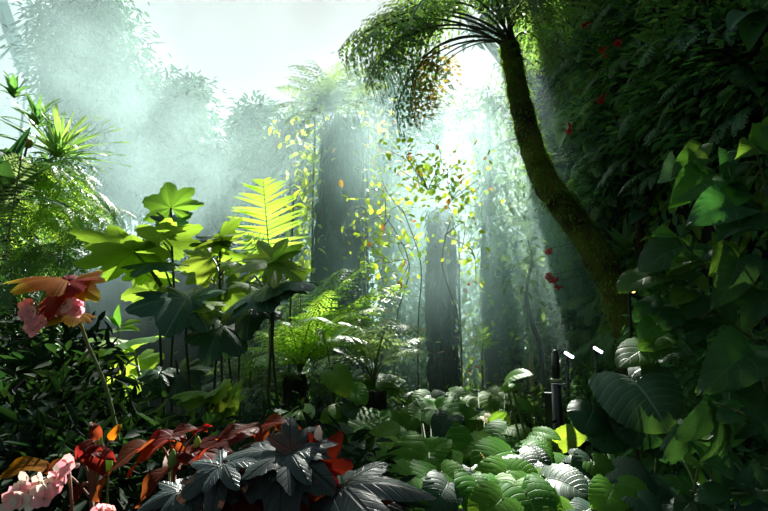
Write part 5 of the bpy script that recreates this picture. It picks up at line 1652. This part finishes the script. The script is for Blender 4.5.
for k, (px, py, Y, lab) in enumerate([(700, 440, 3.0, 'dark bush in the deep shade behind the nodding vine'), (650, 450, 3.3, 'dark bush in deep shade under the huge drooping leaf'), (740, 370, 3.0, 'dark bush in the deep shade by the right edge'), (690, 330, 3.4, 'dark bush behind the fan of pointed leaves'), (596, 400, 5.0, 'dark bush under the small strip lights')]):
    cover(px, py, Y, 420, .38, .09, 'wall_leaf', lab, 740 + k)
for k, (px, py, Y, lab) in enumerate([(400, 420, 5.2, 'shaded bush behind the striped leaf, left of middle trunk'), (480, 415, 5.4, 'shaded bush behind the rounded sunlit leaves'), (530, 418, 5.2, 'shaded bush behind the black posts')]):
    cover(px, py, Y, 420, .34, .09, 'shrub_leaf', lab, 760 + k)

# ================================================================== A TREE ADDED MOSTLY OUT OF VIEW TO BREAK THE SUN INTO BEAMS
g = np.random.default_rng(99)
ro = Vector((3.2, 11.2, 6.0))
t_ = thing('added_beam_tree', 'added tree on the wall top, mostly out of view, its boughs breaking the sun into beams', 'tree', ro)
mb = MB()
ends = [Vector((.3, 10.4, 9.7)), Vector((1.4, 8.6, 9.4)), Vector((2.55, 9.4, 7.0)), Vector((-.9, 11.4, 10.4))]
P = []
for e in ends:
    mid = ro.lerp(e, .5) + Vector((0, 0, .6))
    mb.tube([ro, mid, e], [.12, .08, .02], n=7)
    for _ in range(6):
        cpt = (ro.lerp(mid, .7) if g.random() < .2 else mid.lerp(e, g.uniform(.2, 1.1))) + Vector(g.normal(size=3)) * .42
        P.append(np.asarray(cpt) + g.normal(size=(26, 3)) * .15)
P = np.concatenate(P)
n_ = len(P)
part('branch', mb.mesh('branch', 'bark_brown'), t_)
part('foliage', foliage_mesh('foliage', P, g.normal(size=(n_, 3)), g.normal(size=(n_, 3)) * .5 + np.array([0, 0, 1]), g.uniform(.14, .28, n_), 'tree_leaf', asp=.5), t_)

# ================================================================== THE MIST
m, t, out = nt('mist')
N_, L_ = t.nodes, t.links
geo = N_.new('ShaderNodeNewGeometry')
sp = N_.new('ShaderNodeSeparateXYZ')
L_.new(geo.outputs['Position'], sp.inputs[0])
X, Yy, Zz = sp.outputs


def ramp(v, a, b):
    n = N_.new('ShaderNodeMapRange')
    n.interpolation_type = 'SMOOTHSTEP'
    n.inputs['From Min'].default_value = a
    n.inputs['From Max'].default_value = b
    L_.new(v, n.inputs['Value'])
    return n.outputs[0]


nz = N_.new('ShaderNodeTexNoise')
nz.inputs['Scale'].default_value = .55
nz.inputs['Detail'].default_value = 3.0
nz.inputs['Distortion'].default_value = .6
mp_ = N_.new('ShaderNodeMapping')
mp_.inputs['Location'].default_value = (3.0, 1.0, .5)
L_.new(geo.outputs['Position'], mp_.inputs['Vector'])
L_.new(mp_.outputs[0], nz.inputs['Vector'])
cloud = ramp(nz.outputs['Fac'], .40, .68)
right_x = math_node(t, 'SUBTRACT', X, math_node(t, 'MULTIPLY', Yy, .19))      # thins out towards the planted wall
fx = math_node(t, 'SUBTRACT', 1.0, ramp(right_x, -.3, 1.0))
fy = ramp(Yy, 4.4, 7.5)
fz = math_node(t, 'ADD', .35, math_node(t, 'MULTIPLY', ramp(Zz, .6, 3.2), .65))
def gauss(v, c, s):
    q = math_node(t, 'DIVIDE', math_node(t, 'SUBTRACT', v, c), s)
    return math_node(t, 'EXPONENT', math_node(t, 'MULTIPLY', math_node(t, 'MULTIPLY', q, q), -1.0))


ftop = math_node(t, 'SUBTRACT', 1.0, math_node(t, 'MULTIPLY', ramp(math_node(t, 'ADD', Zz, math_node(t, 'MULTIPLY', ramp(X, -4.3, -2.3), 2.2)), 4.6, 7.4), .9))
bank = math_node(t, 'MULTIPLY', math_node(t, 'MULTIPLY', fx, fy), math_node(t, 'MULTIPLY', fz, ftop))
bank = math_node(t, 'MULTIPLY', bank, math_node(t, 'ADD', .02, math_node(t, 'MULTIPLY', cloud, .10)))
core = math_node(t, 'MULTIPLY', math_node(t, 'MULTIPLY', gauss(X, .85, 1.5), gauss(Zz, 2.5, 1.35)), math_node(t, 'MULTIPLY', ramp(Yy, 4.6, 6.2), .40))
dens = math_node(t, 'ADD', bank, math_node(t, 'MULTIPLY', core, math_node(t, 'ADD', .4, cloud)))
pv = N_.new('ShaderNodeVolumePrincipled')
pv.inputs['Color'].default_value = (.70, .955, .95, 1)
pv.inputs['Anisotropy'].default_value = .45
L_.new(dens, pv.inputs['Density'])
L_.new(pv.outputs[0], out.inputs['Volume'])
mb = MB()
x0_, x1_, y0_, y1_, z0_, z1_ = -9.0, 3.4, 4.3, 14.5, .0, 9.0
vs = [Vector((x, y, z)) for z in (z0_, z1_) for y in (y0_, y1_) for x in (x0_, x1_)]
mb.add(vs, [(0, 2, 3, 1), (4, 5, 7, 6), (0, 1, 5, 4), (2, 6, 7, 3), (0, 4, 6, 2), (1, 3, 7, 5)])
mist = part('mist', mb.mesh('mist', 'mist', smooth=False), None)
mist['kind'] = 'stuff'
mist['label'] = 'drifting white mist between the trees with slanting sunbeams'
mist['category'] = 'mist'

# ================================================================== LIGHT
SUN = Vector((0.095, 0.72, 0.688)).normalized()
sd = bpy.data.lights.new('sun', 'SUN')
sd.energy = 16.5
sd.angle = R(.8)
sd.color = (1.0, .97, .88)
so = bpy.data.objects.new('sun', sd)
COL.objects.link(so)
so.rotation_euler = SUN.to_track_quat('Z', 'Y').to_euler()
so.location = SUN * 30

w = bpy.data.worlds.new('world')
SC.world = w
w.use_nodes = True
t = w.node_tree
t.nodes.clear()
wo = t.nodes.new('ShaderNodeOutputWorld')
bg = t.nodes.new('ShaderNodeBackground')
tc = t.nodes.new('ShaderNodeTexCoord')
nrm = t.nodes.new('ShaderNodeVectorMath')
nrm.operation = 'NORMALIZE'
t.links.new(tc.outputs['Generated'], nrm.inputs[0])
dt = t.nodes.new('ShaderNodeVectorMath')
dt.operation = 'DOT_PRODUCT'
t.links.new(nrm.outputs[0], dt.inputs[0])
dt.inputs[1].default_value = Vector((0.0, .86, .51)).normalized()
cr_ = t.nodes.new('ShaderNodeValToRGB')
e = cr_.color_ramp.elements
e[0].position, e[0].color = 0.0, (.045, .055, .055, 1)
e[1].position, e[1].color = 1.0, (.53, .53, .53, 1)
x_ = e.new(.5)
x_.color = (.15, .19, .19, 1)
x_ = e.new(.80)
x_.color = (.19, .31, .32, 1)
x_ = e.new(.92)
x_.color = (.45, .51, .515, 1)
mr = t.nodes.new('ShaderNodeMapRange')
mr.inputs['From Min'].default_value = -1
t.links.new(dt.outputs['Value'], mr.inputs['Value'])
t.links.new(mr.outputs[0], cr_.inputs[0])
t.links.new(cr_.outputs[0], bg.inputs['Color'])
bg.inputs['Strength'].default_value = 1.0
t.links.new(bg.outputs[0], wo.inputs['Surface'])

SC.view_settings.view_transform = 'Standard'
SC.view_settings.look = 'None'
SC.view_settings.exposure = 0.5
SC.view_settings.gamma = 1.0
SC.view_settings.use_curve_mapping = False
SC.cycles.use_denoising = True
SC.cycles.max_bounces = 6
SC.cycles.diffuse_bounces = 2
SC.cycles.glossy_bounces = 2
SC.cycles.transmission_bounces = 3
SC.cycles.transparent_max_bounces = 8
SC.cycles.volume_bounces = 2
SC.cycles.volume_step_rate = 1.0
SC.cycles.volume_max_steps = 128
